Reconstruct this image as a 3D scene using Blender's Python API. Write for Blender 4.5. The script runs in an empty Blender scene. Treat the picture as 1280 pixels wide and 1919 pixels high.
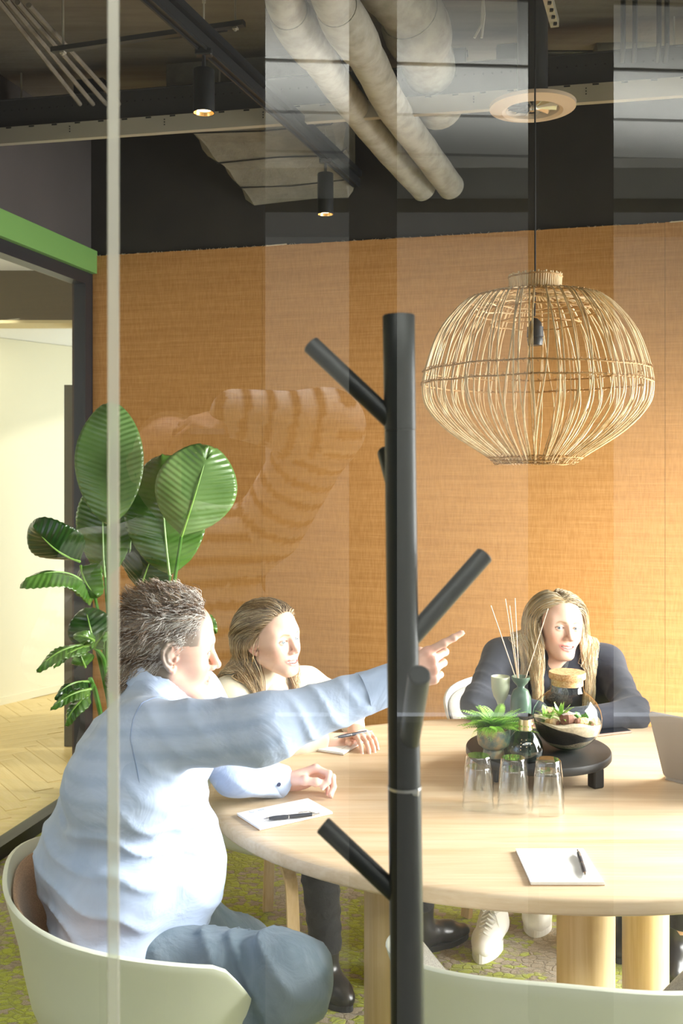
import bpy, math, random
import numpy as np
from mathutils import Vector, Matrix
random.seed(7)
RNG = np.random.RandomState(11)
PI = math.pi
SC = bpy.context.scene
COL = SC.collection
# ---------------------------------------------------------------- camera
F = 1867.0; EYE = 1.62; HY = 870.0        # focal length in pixels of the 1280 px wide frame, eye height, horizon row
cam_d = bpy.data.cameras.new('camera'); cam = bpy.data.objects.new('camera', cam_d); COL.objects.link(cam)
cam.location = (0, 0, EYE); cam.rotation_euler = (PI/2, 0, 0)
cam_d.sensor_fit = 'HORIZONTAL'; cam_d.sensor_width = 24.0; cam_d.lens = 24.0*F/1280
cam_d.shift_y = -(959.5-HY)/1280.0
cam_d.clip_start = 0.05
cam_d.dof.use_dof = True; cam_d.dof.focus_distance = 2.75; cam_d.dof.aperture_fstop = 7.0
SC.camera = cam
def W(px, py, d):
    """pixel + real distance -> world point"""
    return Vector(((px-640.0)/F*d, d, EYE-(py-HY)/F*d))
# ---------------------------------------------------------------- world, sun, exposure
SC.view_settings.view_transform = 'Standard'; SC.view_settings.look = 'None'
SC.view_settings.gamma = 1.0; SC.view_settings.use_curve_mapping = False
SC.view_settings.exposure = 0.80
SC.cycles.max_bounces = 10; SC.cycles.transparent_max_bounces = 32; SC.cycles.diffuse_bounces = 5
SC.cycles.sample_clamp_indirect = 6.0
wd = bpy.data.worlds.new('sky'); SC.world = wd; wd.use_nodes = True
bg = wd.node_tree.nodes['Background']; bg.inputs[0].default_value = (0.86, 0.93, 1.0, 1); bg.inputs[1].default_value = 1.6
def light(name, kind, loc, direc, energy, color=(1, 1, 1), **kw):
    l = bpy.data.lights.new(name, kind); o = bpy.data.objects.new(name, l); COL.objects.link(o)
    o.location = loc; o.rotation_euler = Vector(direc).to_track_quat('-Z', 'Y').to_euler()
    l.energy = energy; l.color = color
    for k, v in kw.items(): setattr(l, k, v)
    return o
SUN = light('sun', 'SUN', (4, 1, 4), (-0.95, -0.10, -0.50), 1.1, (1.0, 0.965, 0.92), angle=math.radians(5))
# daylight through the window band of the right hand wall and through the corridor's windows
light('window_daylight', 'AREA', (2.64, 2.85, 1.10), (-1, 0.22, -0.46), 145, (1.0, 0.985, 0.96), shape='RECTANGLE', size=1.9, size_y=2.0, spread=2.05)
GP0 = Vector((0, .95, 0)); GN = Vector((-.13, 1, 0)).normalized()      # plane of the glass partition
def refl(v):
    v = Vector(v); return v-GN*2*((v-GP0).dot(GN))
_c = refl((.5, 6.25, 1.6)); _d = refl((.5, 5.25, 1.6))-_c                 # window wall at the far side of the corridor
light('corridor_daylight', 'AREA', _c, _d, 9, (0.97, 1.0, 0.97), shape='RECTANGLE', size=5.4, size_y=3.2)
light('corridor_fill_down', 'AREA', refl((.4, 2.1, 3.27)), (0, 0, -1), 120, (1.0, 1.0, 0.98), shape='RECTANGLE', size=4.0, size_y=1.5)  # added downward fill for surfaces facing the camera, no known lamp there
light('corridor_fill_up', 'AREA', refl((.4, 4.4, 2.92)), (0, 0, 1), 42, (1.0, 1.0, 0.98), shape='RECTANGLE', size=4.4, size_y=.6)  # added upward fill that brightens the mirrored corridor ceiling, no known lamp
light('next_room_fill', 'AREA', (-2.6, 5.6, 2.35), (0.1, 0.1, -1), 20, (1.0, 0.97, 0.85), shape='RECTANGLE', size=1.4, size_y=2.2)  # added area light under the next room's ceiling, fills that room
# ---------------------------------------------------------------- naming helpers
def link(name, me, mat=None, parent=None, smooth=False):
    o = bpy.data.objects.new(name, me); COL.objects.link(o)
    if mat is not None:
        ms = mat if isinstance(mat, (list, tuple)) else [mat]
        if len(me.materials) == 0:
            for m in ms: me.materials.append(m)
    if parent is not None: o.parent = parent
    if smooth: me.polygons.foreach_set('use_smooth', [True]*len(me.polygons))
    return o
def tag(o, label=None, cat=None, group=None, kind=None):
    if label: o['label'] = label
    if cat: o['category'] = cat
    if group: o['group'] = group
    if kind: o['kind'] = kind
    return o
def empty(name, loc=(0, 0, 0), rz=0.0):
    o = bpy.data.objects.new(name, None); COL.objects.link(o); o.location = loc; o.rotation_euler = (0, 0, rz)
    o.empty_display_size = 0.05
    return o
def copy_tree(o, parent=None):
    c = o.copy(); COL.objects.link(c)
    if parent is not None: c.parent = parent
    for ch in list(o.children): copy_tree(ch, c)
    return c
# ---------------------------------------------------------------- mesh builder
class MB:
    def __init__(s): s.v = []; s.f = []; s.mi = []; s.cur = 0; s.sm = []; s.smooth = False
    def add(s, vs, fs):
        n = len(s.v); s.v.extend([tuple(v) for v in vs])
        for f in fs: s.f.append(tuple(i+n for i in f)); s.mi.append(s.cur); s.sm.append(s.smooth)
        return s
    def box(s, c, size, M=None, bev=0.0):
        hx, hy, hz = size[0]/2, size[1]/2, size[2]/2
        vs = []
        if bev <= 0:
            for x in (-hx, hx):
                for y in (-hy, hy):
                    for z in (-hz, hz): vs.append(Vector((x, y, z)))
            fs = [(0, 1, 3, 2), (4, 6, 7, 5), (0, 4, 5, 1), (2, 3, 7, 6), (0, 2, 6, 4), (1, 5, 7, 3)]
        else:
            b = min(bev, hx*.9, hy*.9, hz*.9); idx = {}
            for sx in (-1, 1):
                for sy in (-1, 1):
                    for sz in (-1, 1):
                        for ax in range(3):
                            p = [sx*(hx-b), sy*(hy-b), sz*(hz-b)]; p[ax] = (sx*hx, sy*hy, sz*hz)[ax]
                            idx[(sx, sy, sz, ax)] = len(vs); vs.append(Vector(p))
            fs = []
            def q(*k): fs.append(tuple(idx[i] for i in k))
            for sx in (-1, 1):
                q((sx, -1, -1, 0), (sx, 1, -1, 0), (sx, 1, 1, 0), (sx, -1, 1, 0))
                q((-1, sx, -1, 1), (1, sx, -1, 1), (1, sx, 1, 1), (-1, sx, 1, 1))
                q((-1, -1, sx, 2), (1, -1, sx, 2), (1, 1, sx, 2), (-1, 1, sx, 2))
                for sy in (-1, 1):
                    q((sx, sy, -1, 0), (sx, sy, 1, 0), (sx, sy, 1, 1), (sx, sy, -1, 1))
                    q((sx, -1, sy, 0), (sx, 1, sy, 0), (sx, 1, sy, 2), (sx, -1, sy, 2))
                    q((-1, sx, sy, 1), (1, sx, sy, 1), (1, sx, sy, 2), (-1, sx, sy, 2))
                    for sz in (-1, 1): q((sx, sy, sz, 0), (sx, sy, sz, 1), (sx, sy, sz, 2))
        c = Vector(c)
        vs = [(M @ v + c) if M is not None else v + c for v in vs]
        return s.add(vs, fs)
    def rings(s, rings, closed=True, cap0=False, cap1=False, loop=False):
        n = len(rings[0]); base = len(s.v); vs = [p for r in rings for p in r]; fs = []
        m = len(rings)
        for i in range(m if loop else m-1):
            a = i*n; b = ((i+1) % m)*n
            for j in range(n if closed else n-1):
                k = (j+1) % n; fs.append((a+j, a+k, b+k, b+j))
        if cap0: fs.append(tuple(range(n-1, -1, -1)))
        if cap1: fs.append(tuple((m-1)*n+j for j in range(n)))
        return s.add(vs, fs)
    def tube(s, pts, r, n=8, cap=True, flat=None):
        pts = [Vector(p) for p in pts]; m = len(pts)
        rr = r if isinstance(r, (list, tuple)) else [r]*m
        rings = []; t0 = (pts[1]-pts[0]).normalized()
        u = t0.orthogonal().normalized()
        for i, p in enumerate(pts):
            t = (pts[min(i+1, m-1)]-pts[max(i-1, 0)]).normalized()
            u = (u - t*u.dot(t)).normalized(); w = t.cross(u)
            rings.append([p+(u*math.cos(2*PI*k/n)+w*math.sin(2*PI*k/n))*rr[i] for k in range(n)])
        return s.rings(rings, True, cap, cap)
    def lathe(s, prof, c=(0, 0, 0), n=32, cap0=False, cap1=False):
        c = Vector(c)
        rings = [[Vector((r*math.cos(2*PI*k/n), r*math.sin(2*PI*k/n), z))+c for k in range(n)] for r, z in prof]
        return s.rings(rings, True, cap0, cap1)
    def cyl(s, a, b, r, n=16, r2=None): return s.tube([a, b], [r, r if r2 is None else r2], n)
    def prism(s, poly, z0, z1):
        """poly: xy list counter-clockwise"""
        n = len(poly); vs = [(x, y, z0) for x, y in poly]+[(x, y, z1) for x, y in poly]
        fs = [tuple(range(n-1, -1, -1)), tuple(range(n, 2*n))]+[(i, (i+1) % n, n+(i+1) % n, n+i) for i in range(n)]
        return s.add(vs, fs)
    def build(s, name, mat=None, parent=None, smooth=None):
        me = bpy.data.meshes.new(name); me.from_pydata(s.v, [], s.f)
        if isinstance(mat, (list, tuple)):
            for m in mat: me.materials.append(m)
            me.polygons.foreach_set('material_index', s.mi)
        o = link(name, me, None if isinstance(mat, (list, tuple)) else mat, parent)
        me.polygons.foreach_set('use_smooth', s.sm if smooth is None else [smooth]*len(me.polygons))
        if smooth: autosmooth(o, 40)
        return o
def autosmooth(o, ang=40):
    me = o.data
    try: me.set_sharp_from_angle(angle=math.radians(ang))
    except Exception: pass
def np_mesh(name, V, Fq, mat=None, parent=None, smooth=True, cols=None):
    me = bpy.data.meshes.new(name); V = np.asarray(V, np.float32); Fq = np.asarray(Fq, np.int32)
    me.vertices.add(len(V)); me.vertices.foreach_set('co', V.ravel())
    k = Fq.shape[1]
    me.loops.add(Fq.size); me.loops.foreach_set('vertex_index', Fq.ravel())
    me.polygons.add(len(Fq)); me.polygons.foreach_set('loop_start', np.arange(0, Fq.size, k, dtype=np.int32))
    me.polygons.foreach_set('loop_total', np.full(len(Fq), k, np.int32))
    me.polygons.foreach_set('use_smooth', np.full(len(Fq), smooth))
    me.update(calc_edges=True)
    if cols is not None:
        a = me.color_attributes.new('Col', 'FLOAT_COLOR', 'POINT')
        c = np.ones((len(V), 4), np.float32); c[:, :3] = cols; a.data.foreach_set('color', c.ravel())
    return link(name, me, mat, parent)
# ---------------------------------------------------------------- materials
def srgb(h):
    if isinstance(h, str):
        h = h.lstrip('#'); c = [int(h[i:i+2], 16)/255 for i in (0, 2, 4)]
    else: c = [x/255 for x in h]
    return tuple((x/12.92 if x <= .04045 else ((x+.055)/1.055)**2.4) for x in c)
class NT:
    def __init__(s, name):
        s.m = bpy.data.materials.new(name); s.m.use_nodes = True; s.t = s.m.node_tree; s.n = s.t.nodes
        s.b = s.n['Principled BSDF']; s.out = s.n['Material Output']
    def node(s, typ, **kw):
        n = s.n.new(typ)
        for k, v in kw.items():
            if k in n.inputs.keys(): n.inputs[k].default_value = v
            else: setattr(n, k, v)
        return n
    def link(s, a, b): s.t.links.new(a, b)
    def set(s, **kw):
        al = dict(rough='Roughness', metal='Metallic', spec='Specular IOR Level', coat='Coat Weight', coatr='Coat Roughness', sheen='Sheen Weight', sss='Subsurface Weight', trans='Transmission Weight', ior='IOR', alpha='Alpha')
        for k, v in kw.items(): s.b.inputs[al[k]].default_value = v
        return s
    def color(s, c): s.b.inputs['Base Color'].default_value = (*c, 1); return s
    def coords(s, kind='Object', scale=(1, 1, 1), rot=(0, 0, 0), src=None):
        mp = s.n.new('ShaderNodeMapping'); mp.inputs['Scale'].default_value = scale; mp.inputs['Rotation'].default_value = rot
        if src is None:
            tc = s.n.new('ShaderNodeTexCoord'); s.link(tc.outputs[kind], mp.inputs[0])
        else: s.link(src, mp.inputs[0])
        return mp.outputs[0]
    def noise(s, vec, scale, detail=3, rough=.5, dist=0):
        n = s.n.new('ShaderNodeTexNoise'); n.inputs['Scale'].default_value = scale; n.inputs['Detail'].default_value = detail
        n.inputs['Roughness'].default_value = rough; n.inputs['Distortion'].default_value = dist; s.link(vec, n.inputs['Vector']); return n.outputs['Fac']
    def wave(s, vec, scale, dist=0, detail=2, ds=1, prof='SIN', direction='X'):
        n = s.n.new('ShaderNodeTexWave'); n.inputs['Scale'].default_value = scale; n.inputs['Distortion'].default_value = dist
        n.inputs['Detail'].default_value = detail; n.inputs['Detail Scale'].default_value = ds; n.wave_profile = prof; n.bands_direction = direction
        s.link(vec, n.inputs['Vector']); return n.outputs['Fac']
    def ramp(s, fac, stops, interp='LINEAR'):
        r = s.n.new('ShaderNodeValToRGB'); r.color_ramp.interpolation = interp; e = r.color_ramp.elements
        while len(e) < len(stops): e.new(.5)
        for i, (p, c) in enumerate(stops):
            e[i].position = p; e[i].color = (*c, 1) if len(c) == 3 else c
        s.link(fac, r.inputs[0]); return r.outputs[0]
    def mix(s, fac, a, b, mode='MIX'):
        m = s.n.new('ShaderNodeMix'); m.data_type = 'RGBA'; m.blend_type = mode
        for v, i in ((fac, 0), (a, 6), (b, 7)):
            if isinstance(v, (int, float)): m.inputs[i].default_value = v
            elif isinstance(v, tuple): m.inputs[i].default_value = (*v, 1)
            else: s.link(v, m.inputs[i])
        return m.outputs[2]
    def math(s, op, a, b=0.0):
        m = s.n.new('ShaderNodeMath'); m.operation = op
        for v, i in ((a, 0), (b, 1)):
            if isinstance(v, (int, float)): m.inputs[i].default_value = v
            else: s.link(v, m.inputs[i])
        return m.outputs[0]
    def base(s, sock): s.link(sock, s.b.inputs['Base Color']); return s
    def roughs(s, sock): s.link(sock, s.b.inputs['Roughness']); return s
    def bump(s, h, strength=.3, dist=.002, prev=None):
        b = s.n.new('ShaderNodeBump'); b.inputs['Strength'].default_value = strength; b.inputs['Distance'].default_value = dist
        s.link(h, b.inputs['Height'])
        if prev is not None: s.link(prev, b.inputs['Normal'])
        s.link(b.outputs[0], s.b.inputs['Normal']); return b.outputs[0]
def simple(name, c, rough=.5, metal=0, noise=0.0, nscale=20, bump=0.0, spec=.5, **kw):
    t = NT(name).set(rough=rough, metal=metal, spec=spec, **kw)
    c = srgb(c) if isinstance(c, str) or max(c) > 1 else c
    t.color(c)
    if noise or bump:
        n = t.noise(t.coords(), nscale, 4)
        if noise: t.base(t.ramp(n, [(.3, tuple(x*(1-noise) for x in c)), (.7, tuple(min(1, x*(1+noise)) for x in c))]))
        if bump: t.bump(n, bump)
    return t.m
# ---------------------------------------------------------------- implicit modelling (numpy) for bodies, clothes and soft forms
def V3(*a): return np.array(a, float)
def smin(a, b, k):
    if k <= 0: return np.minimum(a, b)
    h = np.maximum(k-np.abs(a-b), 0)/k
    return np.minimum(a, b)-h*h*k*.25
def smax(a, b, k): return -smin(-a, -b, k)
class Cap:                                                       # tapered capsule, optional flattening along one axis
    def __init__(s, a, b, ra, rb=None, flat=None, fs=1.0):
        s.a = np.array(a, float); s.b = np.array(b, float); s.ra = ra; s.rb = ra if rb is None else rb
        s.flat = None if flat is None else np.array(flat, float)/np.linalg.norm(flat); s.fs = fs
        s.c = (s.a+s.b)/2; s.R = np.linalg.norm(s.b-s.a)/2+max(s.ra, s.rb)*max(1, 1/s.fs)
    def ev(s, P, c=None, r=None):
        if c is not None and np.linalg.norm(c-s.c)-s.R > r+.035: return None
        ba = s.b-s.a; pa = P-s.a
        h = np.clip(pa@ba/max(ba@ba, 1e-9), 0, 1)
        q = pa-h[:, None]*ba
        if s.flat is not None:
            comp = q@s.flat; q = q+np.outer(comp*(s.fs-1), s.flat)
            return np.sqrt((q*q).sum(1))-(s.ra+(s.rb-s.ra)*h)
        return np.sqrt((q*q).sum(1))-(s.ra+(s.rb-s.ra)*h)
class Ell:
    def __init__(s, c, r, M=None):
        s.c = np.array(c, float); s.r = np.array(r, float); s.M = None if M is None else np.array(M, float); s.R = max(r)
    def ev(s, P, c=None, r=None):
        if c is not None and np.linalg.norm(c-s.c)-s.R > r+.035: return None
        q = P-s.c
        if s.M is not None: q = q@s.M
        k0 = np.sqrt(((q/s.r)**2).sum(1)); k1 = np.sqrt(((q/(s.r*s.r))**2).sum(1))+1e-9
        return np.where(k0 < 1e-3, -s.r.min(), k0*(k0-1)/k1)
class Box:
    def __init__(s, c, h, M=None, rad=.0):
        s.c = np.array(c, float); s.h = np.array(h, float); s.M = None if M is None else np.array(M, float); s.rad = rad; s.R = np.linalg.norm(h)
    def ev(s, P, c=None, r=None):
        if c is not None and np.linalg.norm(c-s.c)-s.R > r+.035: return None
        q = P-s.c
        if s.M is not None: q = q@s.M
        q = np.abs(q)-(s.h-s.rad)
        return np.sqrt((np.maximum(q, 0)**2).sum(1))+np.minimum(q.max(1), 0)-s.rad
class Un:
    def __init__(s, ch, k=0.0): s.ch = ch; s.k = k
    def ev(s, P, c=None, r=None):
        d = None
        for x in s.ch:
            e = x.ev(P, c, r)
            if e is None: continue
            d = e if d is None else smin(d, e, s.k)
        return d
class Sub:
    def __init__(s, a, b, k=0.0): s.a = a; s.b = b; s.k = k
    def ev(s, P, c=None, r=None):
        a = s.a.ev(P, c, r)
        if a is None: return None
        b = s.b.ev(P, c, r)
        return a if b is None else smax(a, -b, s.k)
class Int:
    def __init__(s, a, b, k=0.0): s.a = a; s.b = b; s.k = k
    def ev(s, P, c=None, r=None):
        a = s.a.ev(P, c, r)
        if a is None: return None
        b = s.b.ev(P, None, None)
        return smax(a, b, s.k)
class Half:                                                      # half space below plane through p with normal n
    def __init__(s, p, n): s.p = np.array(p, float); s.n = np.array(n, float)/np.linalg.norm(n)
    def ev(s, P, c=None, r=None): return (P-s.p)@s.n
class Disp:
    def __init__(s, a, fn): s.a = a; s.fn = fn
    def ev(s, P, c=None, r=None):
        a = s.a.ev(P, c, r)
        return None if a is None else a-s.fn(P)
class Off:
    def __init__(s, a, o): s.a = a; s.o = o
    def ev(s, P, c=None, r=None):
        a = s.a.ev(P, c, r)
        return None if a is None else a-s.o
class Xf:                                                        # rigid transform (+ uniform scale) of a child
    def __init__(s, M, a):
        s.a = a; M = np.array(M, float); s.s = np.linalg.norm(M[:3, 0]); s.Rm = M[:3, :3]/s.s; s.t = M[:3, 3]
    def loc(s, P): return ((P-s.t)@s.Rm)/s.s
    def ev(s, P, c=None, r=None):
        q = s.loc(P)
        if c is None: e = s.a.ev(q)
        else: e = s.a.ev(q, ((c-s.t)@s.Rm)/s.s, r/s.s)
        return None if e is None else e*s.s
def polygonize(node, lo, hi, h, blk=16):
    lo = np.array(lo, float); hi = np.array(hi, float)
    nb = np.maximum(np.ceil((hi-lo)/h/blk).astype(int), 1)
    N = nb*blk
    D = np.empty(N, np.float32)
    br = blk*h*math.sqrt(3)/2
    bi = np.stack(np.meshgrid(*[np.arange(k) for k in nb], indexing='ij'), -1).reshape(-1, 3)
    cs = lo+(bi*blk+(blk-1)/2)*h
    dc = node.ev(cs)
    g = np.stack(np.meshgrid(*[np.arange(blk)]*3, indexing='ij'), -1).reshape(-1, 3)*h
    for i in range(len(bi)):
        x, y, z = bi[i]*blk; sl = (slice(x, x+blk), slice(y, y+blk), slice(z, z+blk))
        if abs(dc[i]) > br*1.6+.02: D[sl] = dc[i]; continue
        P = g+(lo+bi[i]*blk*h)
        d = node.ev(P, cs[i], br)
        D[sl] = (br if d is None else d.reshape(blk, blk, blk))
    D[0] = D[-1] = .01; D[:, 0] = D[:, -1] = .01; D[:, :, 0] = D[:, :, -1] = .01
    S = D < 0
    c8 = S[:-1, :-1, :-1].astype(np.int8)
    for dx, dy, dz in [(a, b, c) for a in (0, 1) for b in (0, 1) for c in (0, 1)][1:]:
        c8 = c8+S[dx:N[0]-1+dx, dy:N[1]-1+dy, dz:N[2]-1+dz]
    act = (c8 > 0) & (c8 < 8); I = np.argwhere(act)
    idx = -np.ones(act.shape, np.int32); idx[act] = np.arange(len(I))
    corner = lambda o: D[I[:, 0]+o[0], I[:, 1]+o[1], I[:, 2]+o[2]].astype(float)
    acc = np.zeros((len(I), 3)); cnt = np.zeros(len(I))
    cv = {(a, b, c): corner((a, b, c)) for a in (0, 1) for b in (0, 1) for c in (0, 1)}
    for ax in range(3):
        for u in (0, 1):
            for v in (0, 1):
                o = [u, v]; o.insert(ax, 0); p = list(o); p[ax] = 1
                a = cv[tuple(o)]; b = cv[tuple(p)]; m = (a < 0) != (b < 0)
                t = np.where(m, a/np.where(np.abs(a-b) < 1e-12, 1, a-b), 0)
                q = np.tile(np.array(o, float), (len(I), 1)); q[:, ax] += t
                acc[m] += q[m]; cnt[m] += 1
    Vt = lo+(I+acc/np.maximum(cnt, 1)[:, None])*h
    faces = []
    for ax in range(3):
        u, v = [(1, 2), (2, 0), (0, 1)][ax]
        sa = [slice(1, -1)]*3; sb = [slice(1, -1)]*3; sa[ax] = slice(0, -1); sb[ax] = slice(1, None)
        A = S[tuple(sa)]; B = S[tuple(sb)]
        off = np.array([1, 1, 1]); off[ax] = 0
        for m, flip in ((A & ~B, False), (~A & B, True)):
            E = np.argwhere(m)+off
            def cell(du, dv):
                q = E.copy(); q[:, u] += du; q[:, v] += dv
                return idx[q[:, 0], q[:, 1], q[:, 2]]
            f = np.stack([cell(-1, -1), cell(0, -1), cell(0, 0), cell(-1, 0)], 1)
            if flip: f = f[:, ::-1]
            faces.append(f)
    Fq = np.concatenate(faces) if faces else np.zeros((0, 4), int)
    Fq = Fq[(Fq >= 0).all(1)]
    return Vt, Fq
def relax(V, Fq, it=1, w=.5):
    E = np.concatenate([Fq[:, [0, 1]], Fq[:, [1, 2]], Fq[:, [2, 3]], Fq[:, [3, 0]]])
    for _ in range(it):
        acc = np.zeros_like(V); cnt = np.zeros(len(V))
        for k in range(3):
            acc[:, k] = np.bincount(E[:, 0], V[E[:, 1], k], len(V))+np.bincount(E[:, 1], V[E[:, 0], k], len(V))
        cnt = np.bincount(E[:, 0], minlength=len(V))+np.bincount(E[:, 1], minlength=len(V))
        V = V*(1-w)+w*acc/np.maximum(cnt, 1)[:, None]
    return V
def grad(node, P, e=.002):
    g = np.stack([node.ev(P+np.eye(3)[i]*e)-node.ev(P-np.eye(3)[i]*e) for i in range(3)], 1)
    return g/(np.linalg.norm(g, axis=1)[:, None]+1e-9)
def nz(P, s, seed=0):
    """cheap smooth noise -1..1"""
    r = np.random.RandomState(seed); o = np.zeros(len(P)); Q = P*s
    for i in range(5):
        d = r.normal(size=3); d /= np.linalg.norm(d); f = .7+r.rand()*1.1; e = r.normal(size=3)
        o += np.sin(Q@d*f*2+r.rand()*6.28+1.1*np.sin(Q@e*.8+r.rand()*6.28))
    return o/3.2
def folds(P, d, freq, seed=0, warp=1.0, sharp=1.5):
    """ridged cloth folds that run across direction d"""
    d = np.array(d, float); d /= np.linalg.norm(d)
    a = P@d*freq+warp*nz(P, 9, seed)
    r = (1-np.abs(np.sin(a)))**sharp
    return r*(.5+.5*nz(P, 7, seed+5))
def curve_np(pts, n):
    """Catmull-Rom through pts"""
    P = np.array(pts, float); P = np.vstack([2*P[0]-P[1], P, 2*P[-1]-P[-2]]); m = len(P)-3
    t = np.linspace(0, m-1e-6, n); i = t.astype(int); u = (t-i)[:, None]
    a, b, c, d = P[i], P[i+1], P[i+2], P[i+3]
    return .5*(2*b+(c-a)*u+(2*a-5*b+4*c-d)*u*u+(3*b-a-3*c+d)*u**3)
def tubes_np(L, r0, r1, ns=3, taper=None):
    """L: (N,M,3) polylines -> verts, quads ; radii interpolated root to tip"""
    N, M, _ = L.shape
    T = np.gradient(L, axis=1); T /= np.linalg.norm(T, axis=2)[..., None]+1e-9
    ref = np.array([.31, .27, .91]); U = np.cross(T, ref); U /= np.linalg.norm(U, axis=2)[..., None]+1e-9; Wv = np.cross(T, U)
    rad = (np.linspace(0, 1, M)*(r1-r0)+r0) if taper is None else taper
    rad = np.asarray(rad)[None, :, None] if np.ndim(rad) == 1 else rad[..., None]
    vs = np.stack([L+(U*math.cos(2*PI*k/ns)+Wv*math.sin(2*PI*k/ns))*rad for k in range(ns)], 2)   # N,M,ns,3
    b = (np.arange(N)[:, None, None]*M+np.arange(M-1)[None, :, None])*ns+np.arange(ns)[None, None, :]
    k2 = (np.arange(ns)+1) % ns
    b2 = (np.arange(N)[:, None, None]*M+np.arange(M-1)[None, :, None])*ns+k2[None, None, :]
    Fq = np.stack([b, b2, b2+ns, b+ns], -1).reshape(-1, 4)
    return vs.reshape(-1, 3), Fq
# ---------------------------------------------------------------- people
def head_matrix(pos, face, pitch=0, roll=0, s=1.0):
    """pos: centre between the ears at eye height; face: world azimuth (deg) the face points to; pitch + looks up, roll + tilts to own right"""
    a = math.radians(face)-PI/2
    return Matrix.Translation(pos) @ Matrix.Rotation(a, 4, 'Z') @ Matrix.Rotation(math.radians(roll), 4, 'Y') @ Matrix.Rotation(math.radians(pitch), 4, 'X') @ Matrix.Scale(s, 4)
class Warp:                                                      # bends z with x (smile curve) inside a region
    def __init__(s, a, k): s.a = a; s.k = k
    def ev(s, P, c=None, r=None):
        Q = P.copy(); Q[:, 2] -= s.k*Q[:, 0]**2
        return s.a.ev(Q)
EYX, EYY, EYZ, EYR = .0315, .0735, -.002, .0125
def head_sdf(fem=True, smile=1.0, neck=.05, jaw=1.0, nose=1.0, neckv=(0, -.04, -.19)):
    m = []
    for sx in (-1, 1):
        m += [Cap((sx*.048*jaw, .002, -.052), (sx*.017*jaw, .066, -.097), .022, .016),
              Ell((sx*.036, .058, -.034), (.025, .022, .022+.003*smile)),
              Ell((sx*.050, .03, .01), (.022, .04, .04)),
              Cap((sx*.012, .083, .019), (sx*.042, .066, .019), .0095 if not fem else .0065, .006)]
    core = Un([Ell((0, -.014, .034), (.075, .094, .083)), Ell((0, .026, .040), (.062, .064, .060)),
               Ell((0, .030, -.03), (.058*jaw, .057, .074)), Ell((0, .074, -.101), (.019 if fem else .024, .017, .014)),
               Ell((0, .058, -.070), (.031, .032, .026))]+m, .024)
    for sx in (-1, 1):
        core = Sub(core, Ell((sx*EYX, .099, -.001), (.021, .016, .0125)), .014)
    nz_ = Un([Cap((0, .085, .012), (0, .1025*nose**.3, -.030), .0072, .0088*nose), Ell((0, .1065*nose**.3, -.0350), (.0085*nose, .009, .0080)),
              Ell((.0115*nose, .0965, -.0395), (.0068, .0088, .0062)), Ell((-.0115*nose, .0965, -.0395), (.0068, .0088, .0062))], .007)
    core = Un([core, nz_], .010)
    for sx in (-1, 1):
        core = Sub(core, Cap((sx*.0060, .103, -.0485), (sx*.0066, .096, -.041), .0030, .0022), .002)
        lid = Sub(Ell((sx*EYX, EYY, EYZ), (.0150, .0140, .0145)), Warp(Ell((sx*EYX, EYY+.014, EYZ-.0004), (.0128, .02, .0046 if fem else .0040)), -2.0*0), .0012)
        core = Un([core, Ell((sx*EYX, EYY, EYZ), (.0148, .0138, .0142))], .004)
        core = Sub(core, Ell((sx*EYX, EYY+.013, EYZ-.0003), (.0132, .017, .0042 if fem else .0036)), .0010)
    mw = 1+.13*smile; mu = .0012*smile
    up = [(-.026*mw, .0785, -.0665), (-.014*mw, .0885, -.0655+mu), (-.004, .0930, -.0645+mu), (.004, .0930, -.0645+mu), (.014*mw, .0885, -.0655+mu), (.026*mw, .0785, -.0665)]
    gap = .0042*smile
    lo = [(-.025*mw, .0785, -.0680-gap*.3), (-.013*mw, .0880, -.0735-gap), (0, .0913, -.0750-gap), (.013*mw, .0880, -.0735-gap), (.025*mw, .0785, -.0680-gap*.3)]
    tn = 1-.18*smile
    ru = [q*tn for q in (.0020, .0036, .0042, .0042, .0036, .0020)]; rl = [q*tn for q in (.0020, .0042, .0050, .0042, .0020)]
    lips = Un([Cap(up[i], up[i+1], ru[i], ru[i+1]) for i in range(5)]+[Cap(lo[i], lo[i+1], rl[i], rl[i+1]) for i in range(4)], .003)
    slit = Ell((0, .094, -.0690-gap*.45), (.0245*mw, .024, .0009+gap*.78))
    sk = 9.0*smile
    core = Un([core, Warp(lips, sk)], .005)
    core = Sub(core, Warp(slit, sk), .0015)
    for sx in (-1, 1):
        e = []
        n = 12; P = []
        for i in range(n):
            a = math.radians(-70+i*(300/(n-1)))                       # helix from the front root over the top to the lobe
            rr = 1.0 if i < 8 else 1-.10*(i-7)
            P.append((sx*(.079+.010*(-math.cos(a))*.6), -.010+.0175*math.cos(a)*rr*(-1 if 0 else 1), -.008+.031*math.sin(a)*-1*(-1)))
        # helix drawn explicitly: front top -> back -> lobe
        hx = [(.074, .006, .004), (.0765, .004, .018), (.081, -.006, .0245), (.087, -.018, .021), (.0905, -.0255, .008), (.0895, -.0245, -.008), (.085, -.017, -.022), (.079, -.006, -.033), (.0755, .001, -.036), (.074, .004, -.030)]
        hr = [.0025, .003, .0034, .0036, .0036, .0034, .0036, .0048, .0048, .004]
        e += [Cap((sx*a[0], a[1], a[2]), (sx*b[0], b[1], b[2]), hr[i], hr[i+1]) for i, (a, b) in enumerate(zip(hx, hx[1:]))]
        ah = [(.0835, -.006, .014), (.0850, -.0150, .002), (.0830, -.0120, -.014), (.0790, -.002, -.020)]
        e += [Cap((sx*a[0], a[1], a[2]), (sx*b[0], b[1], b[2]), .0032) for a, b in zip(ah, ah[1:])]
        e += [Cap((sx*.0765, .0065, -.010), (sx*.0775, .0050, -.014), .0042)]
        Mr = Matrix.Rotation(sx*math.radians(-27), 3, 'Z')
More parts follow.
